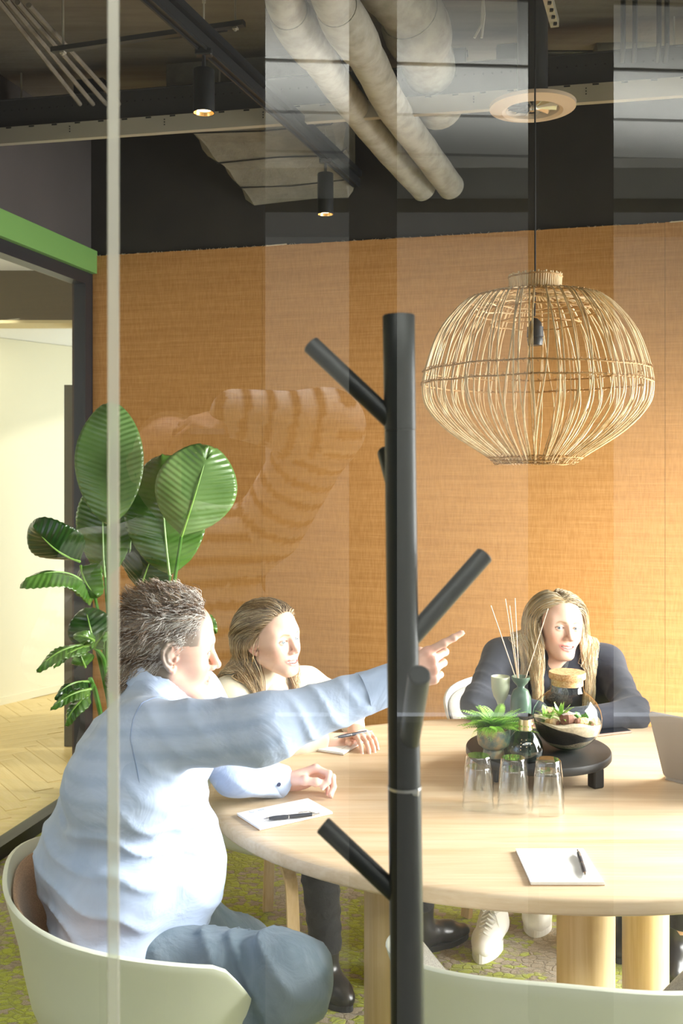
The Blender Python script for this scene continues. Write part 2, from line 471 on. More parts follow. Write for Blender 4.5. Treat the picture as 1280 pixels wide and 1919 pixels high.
        e += [Ell((sx*.0795, -.0095, -.004), (.0032, .0170, .0280), np.array(Matrix.Rotation(sx*math.radians(27), 3, 'Z')))]
        core = Un([core, Un(e, .0030)], .006)
    nk = Un([Cap((0, -.022, -.05), neckv, neck, neck*1.02), Cap((0, -.050, -.03), (neckv[0], neckv[1]-.02, neckv[2]), neck*.75, neck*.9)], .02)
    return Un([core, nk], .018)
def head_color(q, skin, lip, brow, smile=1.0, scalp=None, hairline=None, fem=True, blush=.5, lash=(.05, .03, .02)):
    n = len(q); C = np.tile(np.array(skin, float), (n, 1)); x, y, z = q.T; ax = np.abs(x)
    def mixc(m, c): C[:] = C*(1-m[:, None])+np.array(c)[None]*m[:, None]
    red = np.array(skin)*np.array([1.0, .62, .56])
    mixc(blush*np.exp(-(((ax-.042)/.020)**2+((z+.036)/.018)**2+((y-.07)/.03)**2)), red)
    mixc(blush*.8*np.exp(-((x/.012)**2+((z+.034)/.010)**2+((y-.106)/.014)**2)), red)
    mixc(blush*1.1*np.clip((ax-.076)/.008, 0, 1)*(z < .03)*(z > -.05), red)
    mixc(.35*np.exp(-(((ax-EYX)/.014)**2+((z-EYZ)/.008)**2))*(y > .06), red)
    zz = z-9.0*smile*x**2; gap = .0042*smile
    lm = np.clip(1.25-np.sqrt((x/.0275)**2+((zz+.0700+gap*.5)/(.0088+gap*.6))**2), 0, .25)*4*(y > .072)
    mixc(np.clip(lm, 0, 1), lip)
    inn = (np.sqrt((x/.0245)**2+((zz+.0690+gap*.45)/(.0012+gap))**2) < 1.0)*(y < .086)*(y > .04)
    mixc(inn.astype(float)*.85, (.12, .02, .02))
    # brows
    bz = .0160+.0045*np.clip((ax-.012)/.018, 0, 1)-.011*np.clip((ax-.034)/.016, 0, 1)**1.5
    bm = np.exp(-((z-bz)/(.0032 if fem else .0045))**4)*(ax > .010)*(ax < .049)*(y > .045)*np.clip((ax-.010)/.006, 0, 1)*np.clip((.050-ax)/.008, 0, 1)
    mixc(.92*bm, brow)
    # lash line and lid edge
    er = np.sqrt(((ax-EYX)/.0140)**2+((z-EYZ)/.0050)**2)
    mixc(.95*np.exp(-((er-1.06)/.20)**2)*(z > EYZ-.001)*(y > .06), lash)
    mixc(.30*np.exp(-((er-1.0)/.13)**2)*(z <= EYZ-.001)*(y > .06), lash)
    if scalp is not None:
        h = hairline(q); mixc(np.clip(h/.008+.5, 0, 1), scalp)
    return C
def eye_mesh(name, M, sx, gaze, iris, parent, mat):
    """eyeball with sclera, iris, pupil; gaze direction in head space"""
    g = Vector(gaze).normalized(); n, m = 40, 40
    rot = Vector((0, 0, 1)).rotation_difference(g).to_matrix()
    V = []; C = []
    th = np.concatenate([np.linspace(0, .62, 22), np.linspace(.7, PI, 18)])
    for t in th:
        for k in range(m):
            a = 2*PI*k/m; r = EYR*(1+.03*math.exp(-(t/.35)**2))
            V.append(M @ (Vector((sx*EYX, EYY, EYZ))+rot @ Vector((r*math.sin(t)*math.cos(a), r*math.sin(t)*math.sin(a), r*math.cos(t)))))
            if t < .20: c = (.01, .01, .01)
            elif t < .50:
                f = .8+.3*math.sin(a*17)*math.sin(a*5+1); c = tuple(x*f*(1.0 if t < .44 else .45) for x in iris)
            elif t < .55: c = (.25, .24, .24)
            else: c = (.78, .75, .73)
            C.append(c)
    fs = [(i*m+k, i*m+(k+1) % m, (i+1)*m+(k+1) % m, (i+1)*m+k) for i in range(len(th)-1) for k in range(m)]
    return np_mesh(name, [tuple(v) for v in V], fs, mat, parent, True, np.array(C))
def hand_sdf(M, side, curls, spread=(0, 0, 0, 0), thumb=None, s=1.0, wrist=None):
    """local frame: +x to the fingers, +z back of the hand, thumb towards side*+y. curls: 4 x (mcp,pip,dip) degrees, index first"""
    L = [(.040, .024, .021), (.044, .028, .022), (.041, .026, .022), (.032, .020, .019)]
    by = [.029, .0095, -.0105, -.029]; bx = [.088, .092, .087, .078]; R = [.0088, .0090, .0086, .0076]
    fingers = []; tips = []
    for i in range(4):
        p = Vector((bx[i], side*by[i], .001)); yaw = math.radians(spread[i])*side; a = 0.0; segs = []; q = p
        for j in range(3):
            a += math.radians(curls[i][j]); d = Vector((math.cos(a)*math.cos(yaw), math.cos(a)*math.sin(yaw), -math.sin(a)))
            e = q+d*L[i][j]; r0 = R[i]*(1.04-.10*j); r1 = R[i]*(.95-.10*j)
            segs.append(Cap(q, e, r0, r1)); segs.append(Ell(q, (r0*1.08,)*3)); q = e
            if j == 2: tips.append((M @ (q*s), M.to_3x3() @ Vector((math.sin(a)*math.cos(yaw), math.sin(a)*math.sin(yaw), math.cos(a))), M.to_3x3() @ d, r1*s, i))
        fingers.append(Un(segs, .003))
    palm = [Cap((.004, side*by[i]*.55, 0), (bx[i], side*by[i], 0), .0125, .0115-.0007*i) for i in range(4)]
    palm += [Ell((.040, side*-.022, -.009), (.034, .013, .012)), Ell((.034, side*.022, -.011), (.030, .015, .014))]
    t = thumb or [(.022, .024, -.010), (.050, .046, -.018), (.078, .056, -.020), (.102, .058, -.018)]
    T = [Vector((a, side*b, c)) for a, b, c in t]
    th = Un([Cap(T[0], T[1], .0150, .0118), Cap(T[1], T[2], .0112, .0102), Cap(T[2], T[3], .0104, .0086), Ell(T[1], (.0122,)*3), Ell(T[2], (.0108,)*3)], .005)
    hand = Un([Un(palm, .012), th], .012)
    f = fingers[0]
    f = Un(fingers, .0)
    hand = Un([hand, f], .0065)
    hand = Un([hand, Cap((-.045, 0, 0), (.012, 0, 0), .0275, .0275, (0, 0, 1), 1.32)], .014)
    d = (T[3]-T[2]).normalized()
    tips.append((M @ (T[3]*s), None, M.to_3x3() @ d, .0086*s, 4))
    return Xf(np.array(M @ Matrix.Scale(s, 4)), hand), tips
def hand_M(wrist, direc, back):
    x = Vector(direc).normalized(); z = Vector(back); z = (z-x*z.dot(x)).normalized(); y = z.cross(x)
    return Matrix(((x.x, y.x, z.x, wrist[0]), (x.y, y.y, z.y, wrist[1]), (x.z, y.z, z.z, wrist[2]), (0, 0, 0, 1)))
def strands(node, roots, dirs, length, seg, off, grav=.3, comb=None, wave=0.0, wf=60, seed=0, pull=None, stiff=.6, jit=.0):
    """grow hair over a surface: keeps each strand at least off above node; comb(P, t) -> preferred direction"""
    N = len(roots); r = np.random.RandomState(seed)
    L = np.zeros((N, seg, 3)); P = roots.copy(); d = dirs.copy(); L[:, 0] = P
    ph = r.rand(N)*6.28; st = (np.asarray(length)/(seg-1)).reshape(-1, 1)*np.ones((N, 1)); rj = r.normal(size=(N, 3))*jit
    offn = np.asarray(off)*np.ones(N)
    for i in range(1, seg):
        t = i/(seg-1)
        want = comb(P, t) if comb is not None else d
        d = d*stiff+want*(1-stiff)+np.array([0, 0, -grav])+rj
        d /= np.linalg.norm(d, axis=1)[:, None]+1e-9
        Q = P+d*st
        for _ in range(2):
            sd = node.ev(Q); m = sd < offn
            if m.any():
                g = grad(node, Q[m]); Q[m] += g*(offn[m]-sd[m])[:, None]
        d = Q-P; d /= np.linalg.norm(d, axis=1)[:, None]+1e-9
        P = Q; L[:, i] = P
    if wave > 0:
        T = np.gradient(L, axis=1); T /= np.linalg.norm(T, axis=2)[..., None]+1e-9
        A = np.cross(T, np.array([0, 0, 1.])+r.normal(size=(N, 1, 3))*.4); A /= np.linalg.norm(A, axis=2)[..., None]+1e-9
        s = np.linspace(0, 1, seg)[None, :, None]
        L = L+A*np.sin(s*wf*np.asarray(length).reshape(-1, 1, 1)*(1)+ph[:, None, None])*wave*np.minimum(s*2.5, 1)
    return L
def hair_object(name, L, r0, r1, cols, mat, parent, seed=0, ns=3):
    N, M, _ = L.shape
    V, Fq = tubes_np(L, r0, r1, ns)
    C = np.repeat(np.repeat(cols[:, None, :], M, 1), ns, 1).reshape(-1, 3) if cols.ndim == 2 else np.repeat(cols, ns, axis=1).reshape(-1, 3)
    return np_mesh(name, V, Fq, mat, parent, True, C)
def teeth_mesh(M, parent, smile=1.0):
    """upper row of separate teeth on a dental arch"""
    mb = MB(); mb.smooth = True
    for i in range(-5, 5):
        a = (i+.5)*.185; c = Vector((.0235*math.sin(a), (.0650+.0245*math.cos(a)), -.0672+9.0*smile*(.0235*math.sin(a))**2*.8))
        R3 = Matrix.Rotation(-a, 3, 'Z'); hz = .0060 if abs(i+.5) < 1 else .0053
        vs = []; n = 8
        for zz, s in ((-hz, .80), (-hz*.6, 1), (hz*.5, .95), (hz, .8)):
            vs.append([M @ (c+R3 @ Vector((.0024*s*math.copysign(abs(math.cos(k*2*PI/n))**.6, math.cos(k*2*PI/n)), .0022*s*math.sin(k*2*PI/n), zz))) for k in range(n)])
        mb.rings(vs, True, True, True)
    return mb.build('teeth', M_TEETH, parent)
# ---------------------------------------------------------------- shared materials
def attr_mat(name, rough=.5, sss=0.0, bumpn=0, bumps=.2, spec=.5, sheen=0, aniso=0):
    t = NT(name).set(rough=rough, spec=spec)
    a = t.n.new('ShaderNodeAttribute'); a.attribute_name = 'Col'; t.base(a.outputs['Color'])
    if sss:
        t.b.inputs['Subsurface Weight'].default_value = sss; t.b.inputs['Subsurface Radius'].default_value = (.012, .005, .003); t.b.inputs['Subsurface Scale'].default_value = .6
    if bumpn: t.bump(t.noise(t.coords(), bumpn, 4), bumps, .001)
    if sheen: t.set(sheen=sheen)
    return t.m
M_SKIN = attr_mat('skin', .42, .12, 700, .12, .4)
M_EYE = attr_mat('eyeball', .08)
M_HAIR = attr_mat('hair strands', .38, 0, 0, 0, .5)
M_TEETH = simple('teeth', (.86, .83, .78), .25)
def glass_mat(name, tint=(1, 1, 1), refl=1.0, rough=0.0, haze=0.0, hazec=(1, 1, 1)):
    """thin clear glass: transparent body, Fresnel reflection on the faces turned to the viewer"""
    m = bpy.data.materials.new(name); m.use_nodes = True; t = m.node_tree; n = t.nodes; n.clear()
    out = n.new('ShaderNodeOutputMaterial'); tr = n.new('ShaderNodeBsdfTransparent'); tr.inputs[0].default_value = (*tint, 1)
    gl = n.new('ShaderNodeBsdfGlossy'); gl.inputs['Roughness'].default_value = rough
    fr = n.new('ShaderNodeFresnel'); fr.inputs[0].default_value = 1.5
    geo = n.new('ShaderNodeNewGeometry'); inv = n.new('ShaderNodeMath'); inv.operation = 'SUBTRACT'; inv.inputs[0].default_value = 1
    t.links.new(geo.outputs['Backfacing'], inv.inputs[1])
    mu = n.new('ShaderNodeMath'); mu.operation = 'MULTIPLY'; t.links.new(fr.outputs[0], mu.inputs[0]); mu.inputs[1].default_value = refl
    m2 = n.new('ShaderNodeMath'); m2.operation = 'MULTIPLY'; m2.use_clamp = True; t.links.new(mu.outputs[0], m2.inputs[0]); t.links.new(inv.outputs[0], m2.inputs[1])
    mx = n.new('ShaderNodeMixShader'); t.links.new(m2.outputs[0], mx.inputs[0]); t.links.new(tr.outputs[0], mx.inputs[1]); t.links.new(gl.outputs[0], mx.inputs[2])
    last = mx
    if haze > 0:
        df = n.new('ShaderNodeBsdfDiffuse'); df.inputs[0].default_value = (*hazec, 1)
        m3 = n.new('ShaderNodeMixShader'); m3.inputs[0].default_value = haze
        t.links.new(mx.outputs[0], m3.inputs[1]); t.links.new(df.outputs[0], m3.inputs[2]); last = m3
    t.links.new(last.outputs[0], out.inputs[0]); return m
M_GLASS = glass_mat('partition glass', (.985, .995, .985), 2.4)
M_GLASSW = glass_mat('window glass', (.98, .99, .98), 1.6)
M_GEDGE = glass_mat('polished glass edge', (.80, .86, .78), 3.0, .25, .32, (.85, .80, .68))
M_TUMBLER = glass_mat('tumbler glass', (.982, .988, .988), 2.6, .0, .0)
M_TERRG = glass_mat('clear jar glass', (.95, .985, .96), 1.6)
M_SMOKEG = glass_mat('smoked green glass', (.42, .56, .50), 2.2)
def wall_orange():
    t = NT('orange grasscloth wallcovering').set(rough=.85, spec=.2)
    v = t.coords('Object', (1, 1, 1))
    n1 = t.noise(t.coords('Object', (7, 7, 260)), 1.0, 3, .6)                      # long horizontal threads
    n2 = t.noise(t.coords('Object', (220, 220, 20)), 1.0, 2, .5)
    n3 = t.noise(t.coords('Object', (1.2, 1.2, 60)), 1.0, 2, .5)
    a = t.ramp(n1, [(.30, (.37, .172, .050)), (.55, (.48, .238, .075)), (.75, (.57, .31, .115))])
    b = t.mix(.35, a, t.ramp(n2, [(.35, (.32, .145, .040)), (.65, (.57, .31, .12))]))
    c = t.mix(.22, b, t.ramp(n3, [(.35, (.36, .165, .047)), (.65, (.54, .285, .10))]))
    t.base(c); t.bump(n1, .35, .002); return t.m
M_ORANGE = wall_orange()
M_BLACKW = simple('black painted wall', (.028, .024, .020), .8, noise=.15, nscale=5, bump=.05)
M_GREYW = simple('dark grey painted wall', (.055, .047, .045), .8, noise=.1, nscale=3)
M_GREEN = simple('green painted beam', (.13, .27, .07), .55)
M_FRAME = simple('black window frame', (.018, .018, .022), .4)
M_CREAM = simple('cream painted wall', (.80, .74, .52), .8)
M_WHITE = simple('white paint', (.80, .80, .76), .7)
M_TAUPE = simple('dark olive header paint', (.13, .12, .085), .8)
def ceil_mat():
    t = NT('painted concrete ceiling').set(rough=.9, spec=.1)
    n = t.noise(t.coords(), 2.2, 6, .6); n2 = t.noise(t.coords('Object', (.6, 6, 1)), 2.0, 4, .6)
    t.base(t.mix(.4, t.ramp(n, [(.3, (.12, .105, .085)), (.7, (.20, .178, .145))]), t.ramp(n2, [(.35, (.10, .088, .07)), (.65, (.21, .188, .155))])))
    t.bump(t.noise(t.coords(), 30, 5), .3, .01); return t.m
M_CEIL = ceil_mat()
def carpet():
    t = NT('lime and taupe cobble carpet').set(rough=.95, spec=.1, sheen=.2)
    v = t.coords('Object', (31, 42, 1), (0, 0, .25))
    wob = t.n.new('ShaderNodeTexNoise'); wob.inputs['Scale'].default_value = .9; wob.inputs['Detail'].default_value = 2; t.link(v, wob.inputs['Vector'])
    ad = t.n.new('ShaderNodeVectorMath'); ad.operation = 'MULTIPLY_ADD'; t.link(wob.outputs['Color'], ad.inputs[0]); ad.inputs[1].default_value = (1.3, 1.3, 0); t.link(v, ad.inputs[2])
    vo = t.n.new('ShaderNodeTexVoronoi'); vo.distance = 'CHEBYCHEV'; vo.inputs['Randomness'].default_value = .75; vo.inputs['Scale'].default_value = 1; t.link(ad.outputs[0], vo.inputs['Vector'])
    ve = t.n.new('ShaderNodeTexVoronoi'); ve.feature = 'DISTANCE_TO_EDGE'; ve.inputs['Randomness'].default_value = .75; ve.inputs['Scale'].default_value = 1; t.link(ad.outputs[0], ve.inputs['Vector'])
    sp = t.n.new('ShaderNodeSeparateColor'); t.link(vo.outputs['Color'], sp.inputs[0])
    big = t.noise(t.coords('Object', (1, 1, 1)), 2.3, 3, .6, .6)
    tuft = t.noise(t.coords(), 330, 2, .7)
    sel = t.math('ADD', t.math('MULTIPLY', sp.outputs[0], .34), big)
    lime = t.ramp(tuft, [(.3, srgb((138, 148, 34))), (.6, srgb((186, 196, 66))), (.8, srgb((212, 219, 112)))])
    taupe = t.ramp(tuft, [(.3, srgb((132, 117, 98))), (.6, srgb((182, 169, 147))), (.8, srgb((212, 203, 188)))])
    f = t.ramp(sel, [(.60, (0, 0, 0)), (.66, (1, 1, 1))])
    c = t.mix(f, taupe, lime)
    c = t.mix(t.ramp(sp.outputs[1], [(0, (0, 0, 0)), (1, (.25, .25, .25))]), c, (.10, .09, .045))
    edge = t.ramp(ve.outputs['Distance'], [(.01, (1, 1, 1)), (.14, (0, 0, 0))])
    c = t.mix(t.math('MULTIPLY', edge, .36), c, (.10, .09, .05))
    t.base(c)
    h = t.math('ADD', t.math('MULTIPLY', tuft, .5), t.ramp(ve.outputs['Distance'], [(0, (0, 0, 0)), (.15, (1, 1, 1))]))
    t.bump(h, .6, .003); return t.m
M_CARPET = carpet()
def wood(name, c0, c1, c2, scale=1.0, axis='X', rough=.45, coat=0):
    t = NT(name).set(rough=rough, coat=coat)
    sc = {'X': (1.1, 14, 14), 'Y': (14, 1.1, 14), 'Z': (14, 14, 1.1)}[axis]
    v = t.coords('Object', tuple(x*scale for x in sc))
    n = t.noise(v, 1.0, 5, .62, .8)
    sc2 = {'X': (4, 130, 130), 'Y': (130, 4, 130), 'Z': (130, 130, 4)}[axis]
    n2 = t.noise(t.coords('Object', tuple(x*scale for x in sc2)), 1.0, 3, .5)
    a = t.ramp(n, [(.32, c0), (.52, c1), (.70, c2)])
    t.base(t.mix(.22, a, t.ramp(n2, [(.35, c0), (.6, c2)]))); t.bump(n2, .12, .001); return t.m
M_OAK = wood('pale oak veneer', srgb((196, 166, 128)), srgb((214, 190, 158)), srgb((223, 204, 176)), 1.0, 'X', .42)
M_OAKL = wood('pale oak leg', srgb((196, 163, 116)), srgb((215, 185, 142)), srgb((226, 201, 162)), 1.0, 'Z', .45)
M_PARQ = wood('oak parquet', srgb((205, 175, 110)), srgb((222, 195, 135)), srgb((232, 208, 152)), 1.0, 'X', .4)
# ================================================================ the room shell
def stru(o): o['kind'] = 'structure'; return o
def back_y(x): return 4.54-.2625*x
def left_x(y): return -1.32+.235*(y-4.43)
CZ = 3.22                                                        # concrete ceiling
BK = Vector((1, -.2625, 0)).normalized(); LF = Vector((.235, 1, 0)).normalized()
def glass_y(x): return .95+.13*x
GN = Vector((-.13, 1, 0)).normalized(); GD = Vector((1, .13, 0)).normalized()
def wallbox(a, b, z0, z1, th, side):
    """upright slab from a to b (xy), thickness th towards side (unit xy vector)"""
    a = Vector((a[0], a[1])); b = Vector((b[0], b[1])); s = Vector((side[0], side[1]))*th
    pl = [a, b, b+s, a+s]
    ar = sum(pl[i].x*pl[(i+1) % 4].y-pl[(i+1) % 4].x*pl[i].y for i in range(4))
    if ar < 0: pl = pl[::-1]
    return [tuple(p) for p in pl], z0, z1
C0 = Vector((-1.219, 4.86)); RX = 2.7
CR = Vector((RX, back_y(RX)))
def slab(name, specs, mat, parent=None):
    mb = MB()
    for sp in specs: mb.prism(*sp)
    return mb.build(name, mat, parent)
out_b = Vector((BK.y, -BK.x))*-1                                 # outwards, away from camera
# floor, carpet room
LF0 = Vector((left_x(.6), .6))
stru(slab('floor', [([(LF0.x, .6), (RX, 1.2), (RX, CR.y), (C0.x, C0.y)], -.05, 0)], M_CARPET))
stru(slab('ceiling', [([(-2.4, -.2), (RX+.2, .4), (RX+.2, 4.2), (-1.5, 5.3)], CZ, CZ+.2)], M_CEIL))
wb = stru(slab('wall_back', [wallbox(C0-Vector(BK[:2])*.1, CR+Vector(BK[:2])*.1, 0, CZ, .12, out_b)], M_BLACKW))
# orange woven panels on the back wall, height 2.635, seams between them
OT = 2.632
def wall_t(px):                                                  # distance along the back wall (from the corner) seen at px
    k = (px-640)/F; y = 4.54/(1+.2625*k); return (Vector((k*y, y))-C0).length
seams = [0.012, wall_t(493), wall_t(1246), wall_t(1700), wall_t(2000)]
for i, (a, b) in enumerate(zip(seams, seams[1:])):
    pa = C0+Vector(BK[:2])*(a+.0006); pb = C0+Vector(BK[:2])*(b-.0006)
    mb = MB(); n = 60; ins = Vector((-out_b.x, -out_b.y)); rr = random.Random(i)
    top = [OT+rr.uniform(-.0012, .0015) for _ in range(n+1)]
    fr = [pa.lerp(pb, j/n) for j in range(n+1)]
    mb.rings([[(p.x, p.y, .06), (p.x+ins.x*.012, p.y+ins.y*.012, .06), (p.x+ins.x*.012, p.y+ins.y*.012, t), (p.x, p.y, t)] for p, t in zip(fr, top)], True, True, True)
    mb.build('wallcovering_panel', M_ORANGE, wb)
    fz = MB()                                                    # frayed threads along the cut top edge
    for _ in range(70):
        p = pa.lerp(pb, rr.random()); q = p+ins*.0125
        fz.tube([(q.x, q.y, OT-.002), (q.x+rr.uniform(-.01, .01), q.y, OT+rr.uniform(.002, .006))], .0007, 3)
    t_ = seams[i]+.02
    if i in (1, 2):
        p = C0+Vector(BK[:2])*t_+ins*.0135; q = p+Vector(BK[:2])*.10
        fz.tube([(p.x, p.y, OT), (q.x, q.y, OT+.003)], .0028, 4)
    tag(fz.build('frayed_edge', simple('pale thread %d' % i, (.62, .52, .36), .9), wb), kind='stuff')
stru(slab('baseboard_back', [wallbox(C0-out_b*.002, CR-out_b*.002, 0, .06, .012, (-out_b.x, -out_b.y))], M_FRAME))
# ---- left wall: black upper wall, green beam, black framed glazing
lo_ = Vector((-LF.y, LF.x)); L2 = Vector(LF[:2])                 # outwards (-x)
def lp(y): return Vector((left_x(y), y))
yl0, yl1 = .62, 4.855
wl = stru(slab('wall_left', [wallbox(lp(yl0), lp(yl1), 2.545, CZ, .12, lo_)], M_GREYW))
slab('green_beam', [wallbox(lp(yl0)-lo_*.035, lp(yl1-.004)-lo_*.035, 2.545, 2.655, .036, lo_)], M_GREEN, wl)
wn = stru(slab('window_1', [wallbox(lp(yl0)+lo_*.02, lp(yl1-.07)+lo_*.02, .05, 2.49, .010, lo_)], M_GLASSW))
slab('window_frame', [wallbox(lp(yl0)-lo_*.01, lp(yl1)-lo_*.01, 2.487, 2.544, .07, lo_), wallbox(lp(yl0)-lo_*.01, lp(yl1)-lo_*.01, 0, .055, .07, lo_),
      wallbox(lp(yl1-.075)-lo_*.01, lp(yl1)-lo_*.01, .055, 2.487, .07, lo_), wallbox(lp(yl0)-lo_*.01, lp(yl0+.06)-lo_*.01, .055, 2.487, .07, lo_)], M_FRAME, wn)
slab('glazing_joint', [wallbox(lp(4.105)+lo_*.018, lp(4.11)+lo_*.018, .055, 2.487, .014, lo_)], M_FRAME, wn)
# ---- right wall with the big windows the daylight comes through (out of frame)
wr = MB()
wr.box((RX+.1, 2.6, .04), (.2, 3.6, .08)); wr.box((RX+.1, 2.6, 3.02), (.2, 3.6, .40))
wr.box((RX+.1, .95, 1.45), (.2, .3, 2.74)); wr.box((RX+.1, 4.0, 1.45), (.2, .5, 2.74))
stru(wr.build('wall_right', M_WHITE))
w2 = MB()
for y in (1.14, 2.02, 2.9, 3.72): w2.box((RX+.1, y, 1.45), (.07, .06, 2.74))
for z in (.11, 2.79): w2.box((RX+.1, 2.43, z), (.07, 2.6, .06))
w2o = stru(w2.build('window_2', M_FRAME))
pg = MB(); pg.box((RX+.1, 2.43, 1.45), (.012, 2.58, 2.62)); pg.build('pane', M_GLASSW, w2o)
# ---- glass partition between camera and room
def gp(x, off=0.0): return Vector((x, glass_y(x)))+Vector(GN[:2])*off
J = -.2115; jw = .0050
g1 = stru(slab('window_3', [wallbox(gp(-2.05), gp(J-jw), .05, 2.55, .010, GN)], M_GLASS))
g2 = stru(slab('window_4', [wallbox(gp(J+jw), gp(2.62), .05, 2.55, .010, GN)], M_GLASS))
slab('glass_edge', [wallbox(gp(J-jw+.0003), gp(J+jw-.0003), .05, 2.55, .010, GN)], M_GEDGE, g1)
stru(slab('trim_1', [wallbox(gp(-2.05, -.02), gp(2.62, -.02), 0, .05, .05, GN), wallbox(gp(-2.05, -.02), gp(2.62, -.02), 2.55, 2.62, .05, GN)], M_FRAME))
stru(slab('wall_front', [wallbox(gp(-2.3, -.04), gp(2.9, -.04), 2.62, CZ, .08, GN)], M_WHITE))
# ---- next room seen through the left glazing
def plank_mesh(l, w):
    mb = MB(); mb.box((0, 0, -.006), (l, w, .012), None, .0012); me = bpy.data.meshes.new('plank'); me.from_pydata(mb.v, [], mb.f); me.materials.append(M_PARQ); return me
nf = stru(slab('floor', [([(-6.0, -.3), (-2.3, -.3), (left_x(4.86)-.14, 4.86), (-1.25, 5.0), (-.9, 8.6), (-6, 8.6)], -.06, -.003)], M_PARQ))
pm = plank_mesh(.598, .098); k = 0; Lp, wp = .6, .1; ph_ = math.radians(35)
for i in range(-30, 46):
    for j in range(-6, 9):
        for d in (0, 1):
            ox, oy = i*wp+j*Lp, i*wp-j*Lp
            cx_, cy_ = (ox+Lp/2, oy+wp/2) if d == 0 else (ox+Lp+wp/2, oy+wp-Lp/2)
            rx = cx_*math.cos(ph_)-cy_*math.sin(ph_)-2.3; ry = cx_*math.sin(ph_)+cy_*math.cos(ph_)+5.0
            pxx = 640+F*rx/max(ry, .1)
            if ry < 3.7 or ry > 7.9 or pxx < -330 or pxx > 230 or rx > left_x(min(ry, 4.86))-.36 or k >= 295: continue
            if (Vector((rx, ry))-Vector((-2.296, 6.7))).dot(Vector((-.8165, .5773))) > .1: continue
            o = bpy.data.objects.new('plank', pm); COL.objects.link(o); o.location = (rx, ry, 0); o.rotation_euler = (0, 0, ph_+(0 if d == 0 else PI/2)); o.parent = nf; k += 1
ca_ = Vector((-2.296, 6.7)); cb_ = Vector((-1.90, 7.26)); cd = (cb_-ca_).normalized(); cn = Vector((-cd.y, cd.x))
stru(slab('wall_far', [wallbox(ca_-cd*3.2, cb_+cd*1.5, 0, 2.47, .1, cn)], M_CREAM))
stru(slab('baseboard_far', [wallbox(ca_-cd*3.2-cn*.01, cb_+cd*1.5-cn*.01, 0, .05, .012, cn)], M_CREAM))
stru(slab('ceiling', [([(-6, -.3), (-2.3, -.3), (-1.33, 5.0), (-.6, 8.7), (-6, 8.7)], 2.68, 2.8)], M_WHITE))
# dark header over the opening with its pale soffit, and the dark door jamb
hdY = 5.45
hx0, hx1 = -3.6, (138-640)/F*hdY
hh = stru(slab('wall_header', [([(hx0, hdY), (hx1+.6, hdY), (hx1+.6, hdY+.22), (hx0, hdY+.22)], 2.41, 2.68), ([(hx1, hdY), (hx1+.6, hdY), (hx1+.6, hdY+.22), (hx1, hdY+.22)], 0, 2.41)], M_TAUPE))
slab('soffit', [([(hx0, hdY+.003), (hx1-.001, hdY+.003), (hx1-.001, hdY+.218), (hx0, hdY+.218)], 2.392, 2.4095)], simple('warm soffit paint', (.72, .60, .34), .7), hh)
stru(slab('ceiling', [([(-5.5, hdY+.22), (-1.0, hdY+.22), (-1.0, 8.7), (-5.5, 8.7)], 2.472, 2.55)], M_WHITE))
dj = (123-640)/F*5.75
dr = stru(slab('door_1', [([(dj, 5.72), (dj+.09, 5.72), (dj+.09, 5.78), (dj, 5.78)], 0, EYE-(722-HY)/F*5.75)], simple('dark green grey door', (.10, .115, .10), .6)))
slab('door_leaf', [([(dj+.012, 5.80), (dj+.085, 5.80), (dj+.085, 6.5), (dj+.05, 6.5)], .01, EYE-(722-HY)/F*5.75-.06)], simple('grey door leaf', (.16, .17, .15), .6), dr)
stru(slab('wall_outer', [([(-6.1, -.3), (-6, -.3), (-6, 8.7), (-6.1, 8.7)], 0, 2.8), ([(-6, 8.6), (-.5, 8.6), (-.5, 8.75), (-6, 8.75)], 0, 2.8)], M_CREAM))
# ================================================================ ceiling services
M_STEELD = simple('dark grey galvanised steel', (.055, .055, .055), .5, .3)
M_STEELL = simple('pale galvanised steel', (.40, .37, .30), .5, .2)
M_MATB = simple('matt black metal', (.022, .024, .026), .45, .3)
def pipe_mat():
    t = NT('painted pipe insulation').set(rough=.85)
    n = t.noise(t.coords(), 14, 5, .6); t.base(t.ramp(n, [(.3, (.23, .215, .175)), (.6, (.36, .34, .29))])); t.bump(n, .5, .006); return t.m
M_PIPE = pipe_mat(); M_BLK = simple('black cable sheath', (.015, .015, .015), .6)
# cable tray: dark perforated side wall with a pale bottom channel
ta = W(-60, 262, 4.05); tb = W(1340, 168, 3.47); tz = 2.925
ta.z = tb.z = tz; td = (tb-ta).normalized(); tn = Vector((td.y, -td.x, 0)); tl = (tb-ta).length
ta -= td*.1; tl += 1.2
Mt = Matrix(((td.x, tn.x, 0), (td.y, tn.y, 0), (0, 0, 1))).to_4x4()
tr = empty('cable_tray', ta); tag(tr, 'long perforated cable tray with pale lower lip hanging under the dark ceiling', 'cable tray')
def loc_mb(mb, name, mat, parent, base, M3, smooth=None):
    mb.v = [tuple(M3 @ Vector(v)) for v in mb.v]; return mb.build(name, mat, parent, smooth)
M3 = Mt.to_3x3()
mb = MB(); mb.box((tl/2, 0, .103), (tl, .003, .115)); mb.box((tl/2, -.13, .103), (tl, .003, .115)); mb.box((tl/2, .006, .160), (tl, .014, .003)); mb.box((tl/2, -.065, .05), (tl, .13, .003))
loc_mb(mb, 'tray_side', M_STEELD, tr, ta, M3)
mb = MB(); mb.box((tl/2, .012, .012), (tl, .028, .065)); loc_mb(mb, 'tray_lip', M_STEELL, tr, ta, M3)
mb = MB()
for i in range(int(tl/.033)):
    mb.box((i*.033, .0022, .118), (.006, .0022, .006))
    if i % 3 == 0: mb.box((i*.033, .0268, .040), (.022, .003, .005))
    if i % 12 == 5:
        for q in range(3): mb.box((i*.033, .0268, .028-q*.010), (.004, .003, .004))
